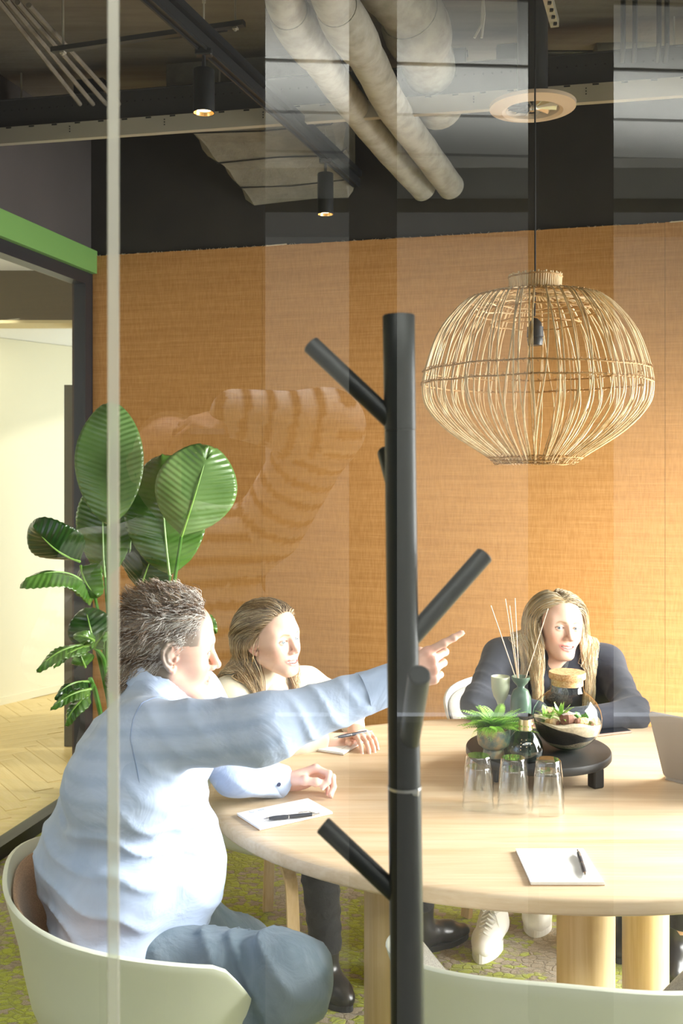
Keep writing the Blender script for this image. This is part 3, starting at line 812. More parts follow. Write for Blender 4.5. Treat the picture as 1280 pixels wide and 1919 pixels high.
tag(loc_mb(mb, 'perforation', M_BLK, tr, ta, M3), kind='stuff')
for i in range(5):
    mb = MB(); mb.tube([(.3+i*.85, -.065, .05), (.3+i*.85, -.065, CZ-tz)], .004, 6); loc_mb(mb, 'hanger_rod', M_STEELL, tr, ta, M3)
# junction boxes standing on the tray
for px, w_, lab in ((153, .13, 'dark junction box on the cable tray at far left'), (500, .14, 'low black box behind track rail on cable tray'), (834, .145, 'square dark junction box on tray left of reflected vent'), (960, .12, 'rectangular dark box on tray directly behind the pendant cord')):
    kx = (px-640)/F; t0 = (kx*ta.y-ta.x)/(td.x-kx*td.y); p = ta+td*t0-tn*.05
    bx = empty('junction_box', p+Vector((0, 0, .056))); tag(bx, lab, 'junction box', None)
    hh_ = .075 if px == 500 else .19
    mb = MB(); mb.box((0, -.03, hh_/2), (w_, .05, hh_), None, .004); mb.box((0, -.057+.056*0, hh_-.005), (w_+.006, .004+.05, .004)); loc_mb(mb, 'box_body', M_MATB, bx, p, M3)
    mb = MB(); s_ = -1 if px < 300 else 1
    mb.tube([(s_*w_/2, -.03, hh_*.55), (s_*(w_/2+.03), -.03, hh_*.62), (s_*(w_/2+.06), -.03, hh_*.4), (s_*(w_/2+.08), -.03, .004)], .007, 8)
    mb.tube([(s_*w_/2, -.02, hh_*.35), (s_*(w_/2+.02), -.02, hh_*.4), (s_*(w_/2+.045), -.02, hh_*.2), (s_*(w_/2+.05), -.02, .004)], .006, 8)
    loc_mb(mb, 'cable', M_BLK, bx, p, M3, True)
# track rail with two spotlights
r0 = Vector((-.62, 2.35, 2.862)); r1 = W(668, 352, 4.45); r1.z = 2.862; rd = (r1-r0).normalized(); rn = Vector((rd.y, -rd.x, 0)); rl = (r1-r0).length
R3 = Matrix(((rd.x, rn.x, 0), (rd.y, rn.y, 0), (0, 0, 1)))
rt = empty('track_rail', r0); tag(rt, 'black lighting track running diagonally below the ceiling', 'track rail')
mb = MB(); mb.box((rl/2, 0, .018), (rl, .034, .030)); mb.box((rl/2, .0125, -.001), (rl, .006, .01)); mb.box((rl/2, -.0125, -.001), (rl, .006, .01)); mb.box((rl/2, 0, .045), (rl, .052, .006)); mb.box((rl/2, .024, .055), (rl, .004, .022)); mb.box((rl/2, -.024, .055), (rl, .004, .022))
loc_mb(mb, 'rail', M_MATB, rt, r0, R3)
def along(px):
    k = (px-640)/F; return (k*r0.y-r0.x)/(rd.x-k*rd.y)
M_LAMP = bpy.data.materials.new('spot lamp face'); M_LAMP.use_nodes = True
_b = M_LAMP.node_tree.nodes['Principled BSDF']; _b.inputs['Emission Color'].default_value = (1, .72, .36, 1); _b.inputs['Emission Strength'].default_value = 9
M_BRASS = simple('gold reflector', (.85, .55, .22), .25, .9)
for px, lab in ((382, 'near black cylinder spotlight on the track rail'), (610, 'far black cylinder spotlight at end of the track rail')):
    t0 = along(px); p = r0+rd*t0
    mb = MB(); mb.tube([(t0, 0, .06), (t0, 0, CZ-r0.z)], .003, 6); mb.cyl((t0, 0, .14), (t0, 0, .16), .006, 8); loc_mb(mb, 'hanger_rod', M_STEELL, rt, r0, R3)
    sp_ = empty('spotlight', p-Vector((0, 0, .005))); tag(sp_, lab, 'spotlight', None)
    mb = MB(); mb.box((0, 0, -.004), (.05, .03, .02), None, .003); mb.cyl((0, 0, -.01), (0, 0, -.05), .006, 10); mb.lathe([(.0, -.05), (.010, -.05), (.014, -.058)], n=16); mb.build('bracket', M_MATB, sp_)
    z1 = EYE-((212 if px == 382 else 402)-HY)/F*p.y-(p.z-.005)
    mb = MB(); mb.smooth = True; mb.lathe([(.0, -.056), (.031, -.056), (.0325, -.058), (.0325, z1), (.0305, z1), (.0285, z1+.012)], n=32); mb.build('lamp_housing', M_MATB, sp_, True)
    mb = MB(); mb.lathe([(.0303, z1+.001), (.026, z1+.016), (.018, z1+.022)], n=32); mb.build('reflector', M_BRASS, sp_, True)
    mb = MB(); mb.lathe([(.0, z1+.012), (.025, z1+.012)], n=24); mb.build('lamp_face', M_LAMP, sp_)
    light('spot_glow', 'SPOT', p+Vector((0, 0, z1-.004)), (0, 0, -1), 10, (1, .75, .45), spot_size=1.3, spot_blend=.8, shadow_soft_size=.02)
# thin fluorescent batten / rail under the slab
b0 = W(98, 118, 3.25); b1 = W(458, 84, 3.05); b0.z = b1.z = 2.97
bt = empty('mounting_rail', b0); tag(bt, 'thin steel mounting rail hanging beside the near spotlight', 'mounting rail')
dd = b1-b0; mb = MB(); dn = dd.normalized(); mb.v = []; L_ = dd.length
B3 = Matrix(((dn.x, -dn.y, 0), (dn.y, dn.x, 0), (0, 0, 1)))
mb.box((L_/2, 0, .0), (L_, .022, .016)); loc_mb(mb, 'rail', M_STEELD, bt, b0, B3)
for u in (.04, L_-.03):
    mb = MB(); mb.tube([(u, 0, -.02), (u, 0, CZ-2.97)], .004, 6); mb.box((u, 0, -.012), (.016, .016, .006)); loc_mb(mb, 'hanger_rod', M_STEELL, bt, b0, B3)
mb = MB(); mb.tube([(L_*.02, .012, .012), (L_*.3, .03, .02), (L_*.62, .05, .01), (L_*.9, .02, -.004)], .005, 6); loc_mb(mb, 'cable', M_BLK, bt, b0, B3, True)
# three insulated pipes, bending down to the back wall
def pipe(label, pts, r, elbows):
    P = curve_np([tuple(p) for p in pts], 46); n = 24
    e = empty('insulated_pipe', P[-1]); tag(e, label, 'pipe')
    mb = MB(); mb.smooth = True
    rr = [r*(1+.05*math.sin(i*1.7)*.3) for i in range(46)]
    mb.tube([Vector(p)-Vector(P[-1]) for p in P], rr, n); mb.build('pipe_sleeve', M_PIPE, e, True)
    for u in elbows:
        i = int(u*45); seg = [Vector(P[j])-Vector(P[-1]) for j in range(max(i-4, 0), min(i+5, 45))]
        m = len(seg); V = MB(); V.smooth = True
        V.tube(seg, [r*(1.03+.17*math.sin(PI*j/(m-1))**.5+.03*random.random()) for j in range(m)], 20)
        V.build('elbow_wrap', M_PIPE, e, True)
    return e
pipe('left insulated ceiling pipe with a lumpy elbow', [W(527, -200, 2.5), W(528, -40, 2.75), W(545, 30, 2.95), W(600, 112, 3.25), W(655, 190, 3.65), W(725, 278, 4.1), W(795, 355, 4.40)], .056, [.42])
pipe('right insulated ceiling pipe beside the left one', [W(600, -200, 2.45), W(612, -40, 2.7), W(640, 30, 2.9), W(690, 112, 3.2), W(735, 200, 3.6), W(790, 275, 4.0), W(845, 350, 4.36)], .058, [.38])
pipe('thick insulated pipe behind the thinner pair', [W(640, -180, 3.0), W(700, -60, 3.15), W(765, 20, 3.35), W(800, 110, 3.6), W(822, 200, 3.95)], .096, [.62])
# fabric wrapped duct dropping from the ceiling to the back wall
def duct():
    t = NT('wrapped duct cloth').set(rough=.85); n = t.noise(t.coords(), 8, 6, .65); w_ = t.wave(t.coords('Object', (1, 1, 1), (0, .3, .4)), 1.4, 4, 3)
    t.base(t.ramp(n, [(.3, (.13, .12, .095)), (.65, (.20, .185, .15))])); t.bump(n, .8, .02); return t.m
M_DUCT = duct()
du = empty('air_duct', (-.2, 4.3, 3.0)); tag(du, 'wide cloth wrapped air duct sloping down to the back wall', 'air duct')
mb = MB()
N_ = 14
def dv(u, s, z):                                                  # u 0 near,1 wall ; s 0 left 1 right
    a = Vector((-.70, 3.98)); b = Vector((-.435, 4.64)); c = Vector((-.02, 3.86)); d = Vector((.06, 4.51))
    p = a.lerp(b, u).lerp(c.lerp(d, u), s); wv = .007*math.sin(u*23)+.006*math.sin(u*11+s*5)
    return Vector((p.x+(wv if s in (0, 1) else 0), p.y, z+(wv if z < CZ-.05 else 0)))-Vector((-.2, 4.3, 3.0))
rings = []
for i in range(N_+1):
    u = i/N_; zb = 3.03-.195*u
    rings.append([dv(u, 0, CZ-.001), dv(u, 0, zb+.03), dv(u, .06, zb), dv(u, .35, zb), dv(u, .65, zb), dv(u, .94, zb), dv(u, 1, zb+.03), dv(u, 1, CZ-.001)])
mb.rings(rings, True, True, True); mb.build('duct_wrap', M_DUCT, du, False)
for u in (.2, .5, .8):
    mb = MB(); zb = 3.03-.195*u
    mb.tube([dv(u, -.004, CZ-.02), dv(u, -.004, zb+.03), dv(u, .06, zb-.004), dv(u, .5, zb-.004), dv(u, .94, zb-.004), dv(u, 1.004, zb+.03)], .003, 5); mb.build('duct_strap', M_BLK, du)
# concrete downstand beam on the left, and conduits
bmL = MB(); bmL.prism([(-2.1, 1.9), (-1.85, 1.9), (-1.50, 3.3), (-1.75, 3.35)], 3.05, CZ+.01); stru(bmL.build('trim_2', M_CEIL))
for i in range(4):
    p0 = W(-10+i*3, 52+i*9, 3.0+.02*i); p1 = W(150+i*10, 150+i*4, 3.9); p0.z = p1.z = 3.03-.0*i
    p0.x += i*.03; p1.x += i*.03
    mb = MB(); mb.tube([Vector((0, 0, 0)), p1-p0], .009, 8); o = mb.build('conduit', M_CEIL); o.location = p0
    tag(o, ('leftmost', 'second from left', 'third from left', 'rightmost')[i]+' of the painted conduit tubes under the ceiling at upper left', 'conduit', 'parallel conduits at upper left')
# round ceiling diffuser, right of the pipes
dc = W(998, 203, 3.30); df = empty('air_diffuser', dc); tag(df, 'round swirl air diffuser with pale ring near the pendant cord', 'air diffuser')
M_DIFF = simple('pinkish diffuser ring', (.55, .43, .32), .5); M_CHR = simple('bright metal vane', (.65, .64, .6), .25, .8)
mb = MB(); mb.smooth = True; mb.lathe([(.142, .012), (.141, .0), (.10, -.012), (.088, -.006), (.084, .012)], n=48); mb.build('ring', M_DIFF, df, True)
mb = MB(); mb.lathe([(.140, .012), (.130, .018), (.05, .02), (.05, CZ-dc.z)], n=32); mb.build('duct_collar', M_STEELD, df, True)
mb = MB(); mb.lathe([(0, .03), (.084, .03)], n=32); mb.build('core', M_BLK, df)
for i in range(12):
    a = i*PI/6; mb = MB(); u = Vector((math.cos(a), math.sin(a), 0)); v = Vector((-u.y, u.x, 0))
    mb.add([u*.014+v*.003, u*.082+v*.016, u*.082-v*.006+Vector((0, 0, .014)), u*.014-v*.003+Vector((0, 0, .008))], [(0, 1, 2, 3), (3, 2, 1, 0)]); mb.build('vane', M_CHR, df)
mb = MB(); mb.smooth = True; mb.lathe([(0, -.012), (.01, -.010), (.013, 0), (.013, .02)], n=16); mb.build('hub', M_CHR, df, True)
# strut, dark fan unit and hanging strips at upper right
st0 = W(1020, -30, 2.9); st1 = W(1040, 44, 3.15)
o = empty('strut_channel', st0); tag(o, 'pale slotted steel strut above the pendant cord', 'strut')
mb = MB(); mb.tube([Vector((0, 0, 0)), st1-st0], .018, 4); mb.build('channel', M_STEELL, o)
for i in range(5):
    mb = MB(); mb.box((st1-st0)*(.2+.18*i)+Vector((0, -.014, -.012)), (.010, .01, .016)); mb.build('slot', M_BLK, o)

mb = MB(); mb.tube([st1-st0, st1-st0+Vector((0, 0, -.0)), st1-st0+Vector((-.012, 0, -.06)), st1-st0+Vector((-.02, .02, -.13)), st1-st0+Vector((.03, .05, -.16)), st1-st0+Vector((.09, .08, -.12))], .006, 6); mb.build('cable', M_BLK, o, True)
fu = empty('fan_coil_unit', W(1100, 60, 3.95)); tag(fu, 'black fan coil unit with mesh panel at upper right of ceiling', 'fan unit')
mb = MB(); mb.box((.02, .05, .0), (.62, .3, .25), None, .006); mb.build('casing', M_MATB, fu)
mb = MB(); mb.box((.02, -.105, .10), (.58, .006, .02)); mb.box((-.285, -.108, -.02), (.02, .012, .22)); mb.build('casing_rim', M_STEELD, fu)
mb = MB()
for i in range(34): mb.tube([(-.27+i*.017, -.106, -.1), (-.27+i*.017, -.106, .09)], .0012, 4)
for i in range(12): mb.tube([(-.27, -.106, -.1+i*.016), (.30, -.106, -.1+i*.016)], .0012, 4)
tag(mb.build('mesh_grille', M_STEELL, fu), kind='stuff')
mb = MB(); mb.tube([(.0, -.12, -.13), (.2, -.13, -.10), (.34, -.12, -.02), (.36, -.12, .12)], .05, 16); mb.build('flexible_hose', M_DUCT, fu, True)
for px, wh in ((1168, 'leftmost'), (1190, 'second from left'), (1235, 'third from left'), (1250, 'rightmost')):
    p = W(px, 70, 3.2); mb = MB(); mb.tube([(0, 0, CZ-p.z), (0, 0, -.02), (.01, .05, -.06)], .008, 6); o = mb.build('hanging_cable', M_BLK, None, True); o.location = p
    tag(o, wh+' of the black cables dropping from ceiling slab at upper right', 'cable', 'cables hanging at upper right')
cs = empty('cable_strip', W(905, -10, 3.0)); tag(cs, 'pale split cable tie ends dangling from the ceiling', 'cable strip')
mb = MB(); mb.tube([(0, 0, .32), (0, 0, -.02), (-.004, 0, -.09), (-.026, 0, -.13)], .004, 5); mb.tube([(0, 0, .0), (.004, 0, -.06), (-.004, 0, -.13)], .004, 5); mb.build('strip', M_STEELL, cs)
# ================================================================ corridor behind the camera (what the glass partition mirrors)
def rprism(name, poly, z0, z1, mat, parent=None):
    """built at the place that mirrors, in the partition glass, onto poly"""
    pl = [refl((x, y, 0)) for x, y in poly]; pl = [(p.x, p.y) for p in pl]
    ar = sum(pl[i][0]*pl[(i+1) % len(pl)][1]-pl[(i+1) % len(pl)][0]*pl[i][1] for i in range(len(pl)))
    mb = MB(); mb.prism(pl if ar > 0 else pl[::-1], z0, z1); return mb.build(name, mat, parent)
def rx_(px, d): return (px-640)/F*d
stru(rprism('floor', [(-2.3, .96), (3.2, .96), (3.2, 6.4), (-2.3, 6.4)], -.05, 0, simple('grey corridor floor', (.38, .37, .35), .6)))
M_TILE = simple('white ceiling tile', (.78, .79, .75), .8)
stru(rprism('ceiling', [(-2.3, .99), (3.2, .99), (3.2, 6.4), (-2.3, 6.4)], 3.3, 3.38, M_TILE))
for i in range(9):
    y = 1.6+i*.6; o = rprism('trim_3', [(-2.2, y), (3.1, y+.35), (3.1, y+.362), (-2.2, y+.012)], 3.29, 3.301, simple('tile joint %d' % i, (.25, .25, .24), .8)); stru(o)
stru(rprism('wall_corridor', [(-2.3, 6.3), (3.2, 6.3), (3.2, 6.4), (-2.3, 6.4)], 3.08, 3.3, M_TAUPE))
stru(rprism('wall_corridor', [(-2.3, 6.5), (3.2, 6.5), (3.2, 6.6), (-2.3, 6.6)], 0, 3.4, M_WHITE))
stru(rprism('wall_corridor', [(-2.4, .96), (-2.3, .96), (-2.3, 6.4), (-2.4, 6.4)], 0, 3.3, M_GREYW))
stru(rprism('wall_corridor', [(3.2, .96), (3.3, .96), (3.3, 6.4), (3.2, 6.4)], 0, 3.3, M_WHITE))
M_DARKP = simple('dark brown pillar', (.02, .018, .015), .9)
for (a, b, d, th) in ((-700, 494, 2.75, .12), (655, 744, 2.75, .16), (1010, 1150, 2.75, .16), (1330, 1700, 2.75, .16)):
    stru(rprism('wall_pillar', [(rx_(a, d), d), (rx_(b, d), d), (rx_(b, d)*1.02, d+th), (rx_(a, d)*1.0, d+th)], 0, 3.3, M_DARKP))
# made-up housings around the two added corridor fill lights
o = rprism('ceiling_fill_housing', [(-1.6, 1.35), (2.4, 1.35), (2.4, 2.85), (-1.6, 2.85)], 3.276, 3.298, M_WHITE); tag(o, 'wide flat housing of the added fill light over the corridor in front of the glass', 'lamp')
o = rprism('uplight_fill_housing', [(-1.7, 4.2), (2.7, 4.2), (2.7, 4.6), (-1.7, 4.6)], 2.87, 2.91, M_WHITE); tag(o, 'long hanging housing of the added upward fill in the corridor, mirrored in the glass', 'lamp')
for x in (-1.4, 2.4):
    r_ = rprism('hanger_rod', [(x, 4.39), (x+.01, 4.39), (x+.01, 4.40), (x, 4.40)], 2.91, 3.3, M_STEELL, o)
# ================================================================ furniture
TH = .74                                                         # table top height
TC = Vector((.55, 2.74)); TA, TB_ = .915, .725
M_BLKST = simple('black round wood', (.020, .020, .020), .5, noise=.2, nscale=30, bump=.1)
def table():
    t = empty('conference_table', (TC.x, TC.y, 0)); tag(t, 'large oval conference table in pale oak with round legs', 'table')
    n = 96
    prof = [(.0, 0), (.965, 0), (.992, -.001), (.998, -.004), (1.0, -.009), (1.0, -.030), (.998, -.034), (.990, -.038), (.0, -.038)]
    mb = MB(); mb.smooth = True
    mb.rings([[((TA*r)*math.cos(2*PI*k/n), (TB_*r)*math.sin(2*PI*k/n), TH+z) for k in range(n)] for r, z in prof[1:-1]])
    mb.add([((TA*.965)*math.cos(2*PI*k/n), (TB_*.965)*math.sin(2*PI*k/n), TH) for k in range(n)], [tuple(range(n))])
    mb.add([((TA*.99)*math.cos(2*PI*k/n), (TB_*.99)*math.sin(2*PI*k/n), TH-.038) for k in range(n)], [tuple(range(n-1, -1, -1))])
    mb.build('tabletop', M_OAK, t, True)
    for x, y in ((.118, 2.30), (.564, 2.30), (.885, 2.90), (.16, 3.13)):
        mb = MB(); mb.smooth = True; r = .066
        mb.lathe([(r-.004, 0), (r, .004), (r, TH-.040)], (x-TC.x, y-TC.y, 0), 40, True, True); mb.build('leg', M_OAKL, t, True)
    mb = MB(); mb.box((0, 0, TH-.05), (1.0, .62, .02), None, .004); mb.build('under_frame', M_OAKL, t)
    return t
table()
# ---- shell armchairs
M_SHELL = simple('pale sage white plastic shell', (.70, .72, .60), .42)
M_SHELLW = simple('white plastic shell', (.74, .74, .70), .42)
def pad(name, c):
    t = NT(name).set(rough=.95, spec=.1, sheen=.3); n = t.noise(t.coords(), 380, 3, .6)
    t.base(t.ramp(n, [(.3, tuple(x*.6 for x in c)), (.7, tuple(min(1, x*1.25) for x in c))])); t.bump(n, .4, .001); return t.m
M_PADB = pad('tan upholstery', (.50, .31, .19)); M_PADG = pad('grey upholstery', (.42, .40, .36))
def shell_pt(phi, t, off=0.0):
    """phi 0 = back, +-pi front; t 0 seat centre .. 1 rim; off shrinks inward"""
    a = abs(phi); deg = math.degrees(a)
    if deg < 62: H = .335-.045*(deg/62)**2
    elif deg < 108: H = .290-.065*((deg-62)/46)
    else: H = .225*max(0.0, 1-(deg-108)/30)**.8
    top = math.sin(phi); cb = -math.cos(phi)
    sq = (abs(top)**2.5+abs(cb)**2.5)**(-1/2.5)
    rs = .245*sq; flare = 1.0+.30*min(H/.3, 1.0)
    pr = [(0, 0, .0), (.30, .5, .002), (.45, .82, .008), (.56, .96, .035), (.70, 1.0+.10*(flare-1)/.3, .30), (.85, 1+.6*(flare-1), .66), (1.0, flare, 1.0)]
    for (t0, r0_, h0), (t1, r1_, h1) in zip(pr, pr[1:]):
        if t <= t1: u = (t-t0)/(t1-t0); rr = r0_+(r1_-r0_)*u; hh = h0+(h1-h0)*u; break
    else: rr, hh = pr[-1][1:]
    z = .425+hh*H+off*.9*(1 if hh < .1 else .3)
    rr_ = rs*rr-off*(1 if hh > .04 else .2)
    fx = rr_*top*1.06; fy = rr_*cb*(1.0+.06*(cb > 0))
    if H < .02: z -= .025*max(0, t-.6)
    return Vector((fx, fy, z))
def chair(name, loc, az, label, shell, padm, group=None):
    c = empty(name, (loc[0], loc[1], 0), math.radians(az)-PI/2); tag(c, label, 'chair', group)
    nphi = 72; ts = [0, .15, .3, .4, .47, .53, .6, .68, .76, .84, .92, .97, 1.0]
    mb = MB(); mb.rings([[shell_pt(-PI+2*PI*k/nphi, t) for k in range(nphi)] for t in ts[1:]]); mb.add([shell_pt(-PI+2*PI*k/nphi, ts[1]) for k in range(nphi)], [tuple(range(nphi))])
    o = mb.build('seat_shell', shell, c, True); m = o.modifiers.new('thickness', 'SOLIDIFY'); m.thickness = .010; m.offset = -1
    m = o.modifiers.new('edge', 'BEVEL'); m.width = .003; m.segments = 2; m.limit_method = 'ANGLE'; m.angle_limit = 1.0
    mb = MB(); mb.rings([[shell_pt(-PI+2*PI*k/nphi, t, .0165) for k in range(nphi)] for t in [.15, .3, .4, .47, .53, .6, .68, .76, .84, .92, .965]]); mb.add([shell_pt(-PI+2*PI*k/nphi, .15, .0165) for k in range(nphi)], [tuple(range(nphi))])
    o = mb.build('upholstery', padm, c, True); m = o.modifiers.new('thickness', 'SOLIDIFY'); m.thickness = .006; m.offset = 0
    for sx in (-1, 1):
        for sy in (-1, 1):
            pts = curve_np([(sx*.265, sy*.245, 0), (sx*.243, sy*.222, .20), (sx*.222, sy*.200, .345), (sx*.205, sy*.180, .385), (sx*.17, sy*.14, .402), (sx*.06, sy*.05, .404)], 22)
            mb = MB(); mb.smooth = False; rings = []
            for i, p in enumerate(pts):
                p = Vector(p); tdir = (Vector(pts[min(i+1, 21)])-Vector(pts[max(i-1, 0)])).normalized()
                side = Vector((-sy*.70, sx*.72, 0)).normalized()*(-1); nn = tdir.cross(side).normalized()
                w = .018; h = .0105
                rings.append([p+side*w+nn*h, p-side*w+nn*h, p-side*w-nn*h, p+side*w-nn*h])
            mb.rings(rings, True, True, True); mb.build('leg', M_OAKL, c, False)
    mb = MB(); mb.box((0, 0, .412), (.16, .14, .012), None, .003); mb.build('mount_plate', M_MATB, c)
    return c
chair('shell_armchair', (-.408, 2.19), 15, 'pale shell armchair with tan padding under the man in blue shirt', M_SHELL, M_PADB)
chair('shell_armchair', (.42, 1.95), 80, 'empty pale shell armchair at the near side of the table', M_SHELL, M_PADG)
chair('shell_armchair', (-.20, 3.26), -32, 'white shell armchair under the woman in cream sweater', M_SHELLW, M_PADG)
chair('shell_armchair', (.72, 3.80), -92, 'white shell armchair under the woman in dark blazer', M_SHELLW, M_PADG)
chair('shell_armchair', (1.50, 3.28), 212, 'white shell armchair at the right end of the table', M_SHELLW, M_PADG)
# ---- coat stand close behind the glass
M_STAND = simple('black lacquered wood', (.010, .012, .012), .42, spec=.3)
cs0 = Vector((.072, 1.20, 0)); st = empty('coat_stand', cs0); tag(st, 'black tree shaped coat stand close behind the glass', 'coat stand')
lean = lambda z: Vector((.0797-.01275*(z-.945)-.072, 0, z))
def zz(py): return EYE-(py-HY)/F*1.2
mb = MB(); mb.smooth = True
mb.tube([lean(z) for z in (0.02, .4, .8, zz(1475))], [.0215, .0210, .0205, .0200], 24); mb.build('lower_pole', M_STAND, st, True)
mb = MB(); mb.smooth = True; mb.tube([lean(z) for z in (zz(1474.5), 1.1, 1.4, zz(806))], [.0200, .0196, .0192, .0188], 24); mb.build('middle_pole', M_STAND, st, True)
mb = MB(); mb.smooth = True; mb.tube([lean(z) for z in (zz(805), zz(700), zz(593), zz(590))], [.0192, .0192, .0194, .0180], 24); mb.build('upper_pole', M_STAND, st, True)
def hook(px0, py0, px1, py1, dy, r=.0115):
    a = W(px0, py0, 1.2)-cs0; b = W(px1, py1, 1.2)-cs0; b.y += dy; b = W(px1, py1, 1.2+dy)-cs0
    mb = MB(); mb.smooth = True; mb.tube([a, a.lerp(b, .5), b, b+(b-a).normalized()*.0015], [r, r, r, r*.86], 16); mb.build('hook_branch', M_STAND, st, True)
hook(738, 792, 583, 646, .02); hook(762, 1205, 908, 1040, .03); hook(758, 1690, 606, 1547, .03)
hook(766, 1395, 786, 1265, -.11, .0125); hook(745, 930, 722, 850, .12, .0105)
mb = MB(); mb.smooth = True; mb.tube([lean(zz(1477)), lean(zz(1472))], .0205, 20); mb.tube([Vector((.0115, -.006, zz(1478)))-Vector((0, .008, 0)), Vector((.0195, -.016, zz(1478)))], .004, 8); mb.build('joint_ring', simple('steel grub screw', (.5, .5, .5), .3, .9), st, True)
mb = MB(); mb.smooth = True; mb.lathe([(.0, .0), (.165, .0), (.17, .006), (.165, .018), (.03, .026), (.0, .026)], (.019, 0, 0), 40); mb.build('round_base', M_STAND, st, True)
# ---- pendant lamp
def cane_mat():
    t = NT('rattan cane').set(rough=.5); n = t.noise(t.coords('Object', (1, 1, .25)), 60, 3, .6)
    t.base(t.ramp(n, [(.3, srgb((196, 158, 104))), (.5, srgb((222, 194, 148))), (.75, srgb((238, 220, 184)))])); return t.m
M_CANE = cane_mat(); M_CANED = simple('darker rattan binding', srgb((178, 138, 84)), .6, noise=.25, nscale=80)
LC = W(1003, 870, 2.70); LC.z = 0
lp_ = empty('pendant_lamp', (LC.x, LC.y, 1.62)); tag(lp_, 'woven rattan pendant lamp with open cage shade over the table', 'pendant lamp')
LPRO = [(2.093, .066), (2.083, .100), (2.075, .160), (2.052, .203), (1.977, .264), (1.879, .300), (1.818, .3065), (1.769, .291), (1.708, .232), (1.645, .136), (1.622, .107)]
def lampr(z):
    for (z0, r0_), (z1, r1_) in zip(LPRO, LPRO[1:]):
        if z1 <= z <= z0: u = (z0-z)/(z0-z1); return r0_+(r1_-r0_)*u
    return LPRO[0][1] if z > 2.09 else LPRO[-1][1]
prof = curve_np([(r, z, 0) for z, r in LPRO], 40)
L = []; NC = 112
for i in range(NC):
    a0 = 2*PI*i/NC+RNG.normal()*.02; a1 = a0+(.10 if i % 3 else -.16)+RNG.normal()*.05; ph = RNG.rand()*6.28; am = .030*RNG.rand()
    pts = []
    for j, (r, z, _) in enumerate(prof):
        u = j/39; a = a0+(a1-a0)*u+am*math.sin(u*7+ph)*math.sin(PI*u); rr = r-.003*(i % 2)-.004*RNG.rand()*0
        pts.append((rr*math.cos(a), rr*math.sin(a), z-1.62))
    L.append(pts)
V, Fq = tubes_np(np.array(L), .0021, .0021, 5); tag(np_mesh('canes', V, Fq, M_CANE, lp_), kind='stuff')
def ring(name, z, r, w=.0022, mat=None, wob=.002, bind=0):
    mb = MB(); mb.smooth = True; n = 90; ph = RNG.rand()*6
    def q(k, e=0): return Vector(((r+e)*math.cos(2*PI*k/n), (r+e)*math.sin(2*PI*k/n), z-1.62+wob*math.sin(k*.21+ph)+wob*.5*math.sin(k*.9)))
    rings = []
    for k in range(n):
        p = q(k); rad = Vector((math.cos(2*PI*k/n), math.sin(2*PI*k/n), 0))
        rings.append([p+(rad*math.cos(b*PI/3)+Vector((0, 0, 1))*math.sin(b*PI/3))*w for b in range(6)])
    mb.rings(rings, True, loop=True)
    if bind:
        for k in range(bind):
            a = 2*PI*k/bind; c = Vector((r*math.cos(a), r*math.sin(a), z-1.62)); rad = Vector((math.cos(a), math.sin(a), 0)); tg = Vector((-rad.y, rad.x, 0))
            mb.tube([c-rad*.004-Vector((0, 0, .004)), c+rad*.0045-tg*.002, c+rad*.003+Vector((0, 0, .005))+tg*.003, c-rad*.004+Vector((0, 0, .003))+tg*.004], .0013, 4)
    return mb.build(name, mat or M_CANED, lp_, True)
for z, r, b in ((1.873, .301, 112), (1.838, .306, 112), (2.080, .125, 40), (2.066, .180, 60), (1.640, .128, 70), (1.630, .116, 70), (1.622, .108, 70), (2.03, .165, 0), (2.0, .12, 0)): ring('binding_ring', z, r, .0024, None, .002, b)
for q in range(3): ring('binding_ring', 2.075-.012*q, .10+.03*q, .0022, M_CANE, .003, 0)
mb = MB(); mb.smooth = True
for k in range(64):
    a = 2*PI*k/64; mb.tube([(.0665*math.cos(a), .0665*math.sin(a), 2.084-1.62), (.0700*math.cos(a+.03), .0700*math.sin(a+.03), 2.132-1.62+.003*math.sin(k*2.3))], .0026, 5)
tag(mb.build('neck_canes', M_CANE, lp_, True), kind='stuff')
ring('neck_ring', 2.126, .0715, .0022, None, .001, 0); ring('neck_ring', 2.090, .0705, .0022, None, .001, 0)
mb = MB(); mb.smooth = True; cz = CZ-1.62
mb.tube([(-.002, 0, .385), (0, 0, .5), (-.0005, 0, 1.0), (0, 0, cz)], .0024, 8); mb.build('cord', M_BLK, lp_, True)
mb = MB(); mb.smooth = True; mb.lathe([(.006, .395), (.016, .385), (.019, .372), (.0215, .372), (.0225, .345), (.020, .343), (.0215, .338), (.019, .322), (.0, .322)], n=24); mb.build('bulb_socket', simple('dark grey socket', (.04, .042, .045), .4), lp_, True)
mb = MB(); mb.smooth = True; mb.lathe([(.0, CZ-1.62), (.05, CZ-1.62), (.05, CZ-1.65), (.0, CZ-1.655)], n=24); mb.build('ceiling_rose', M_MATB, lp_, True)
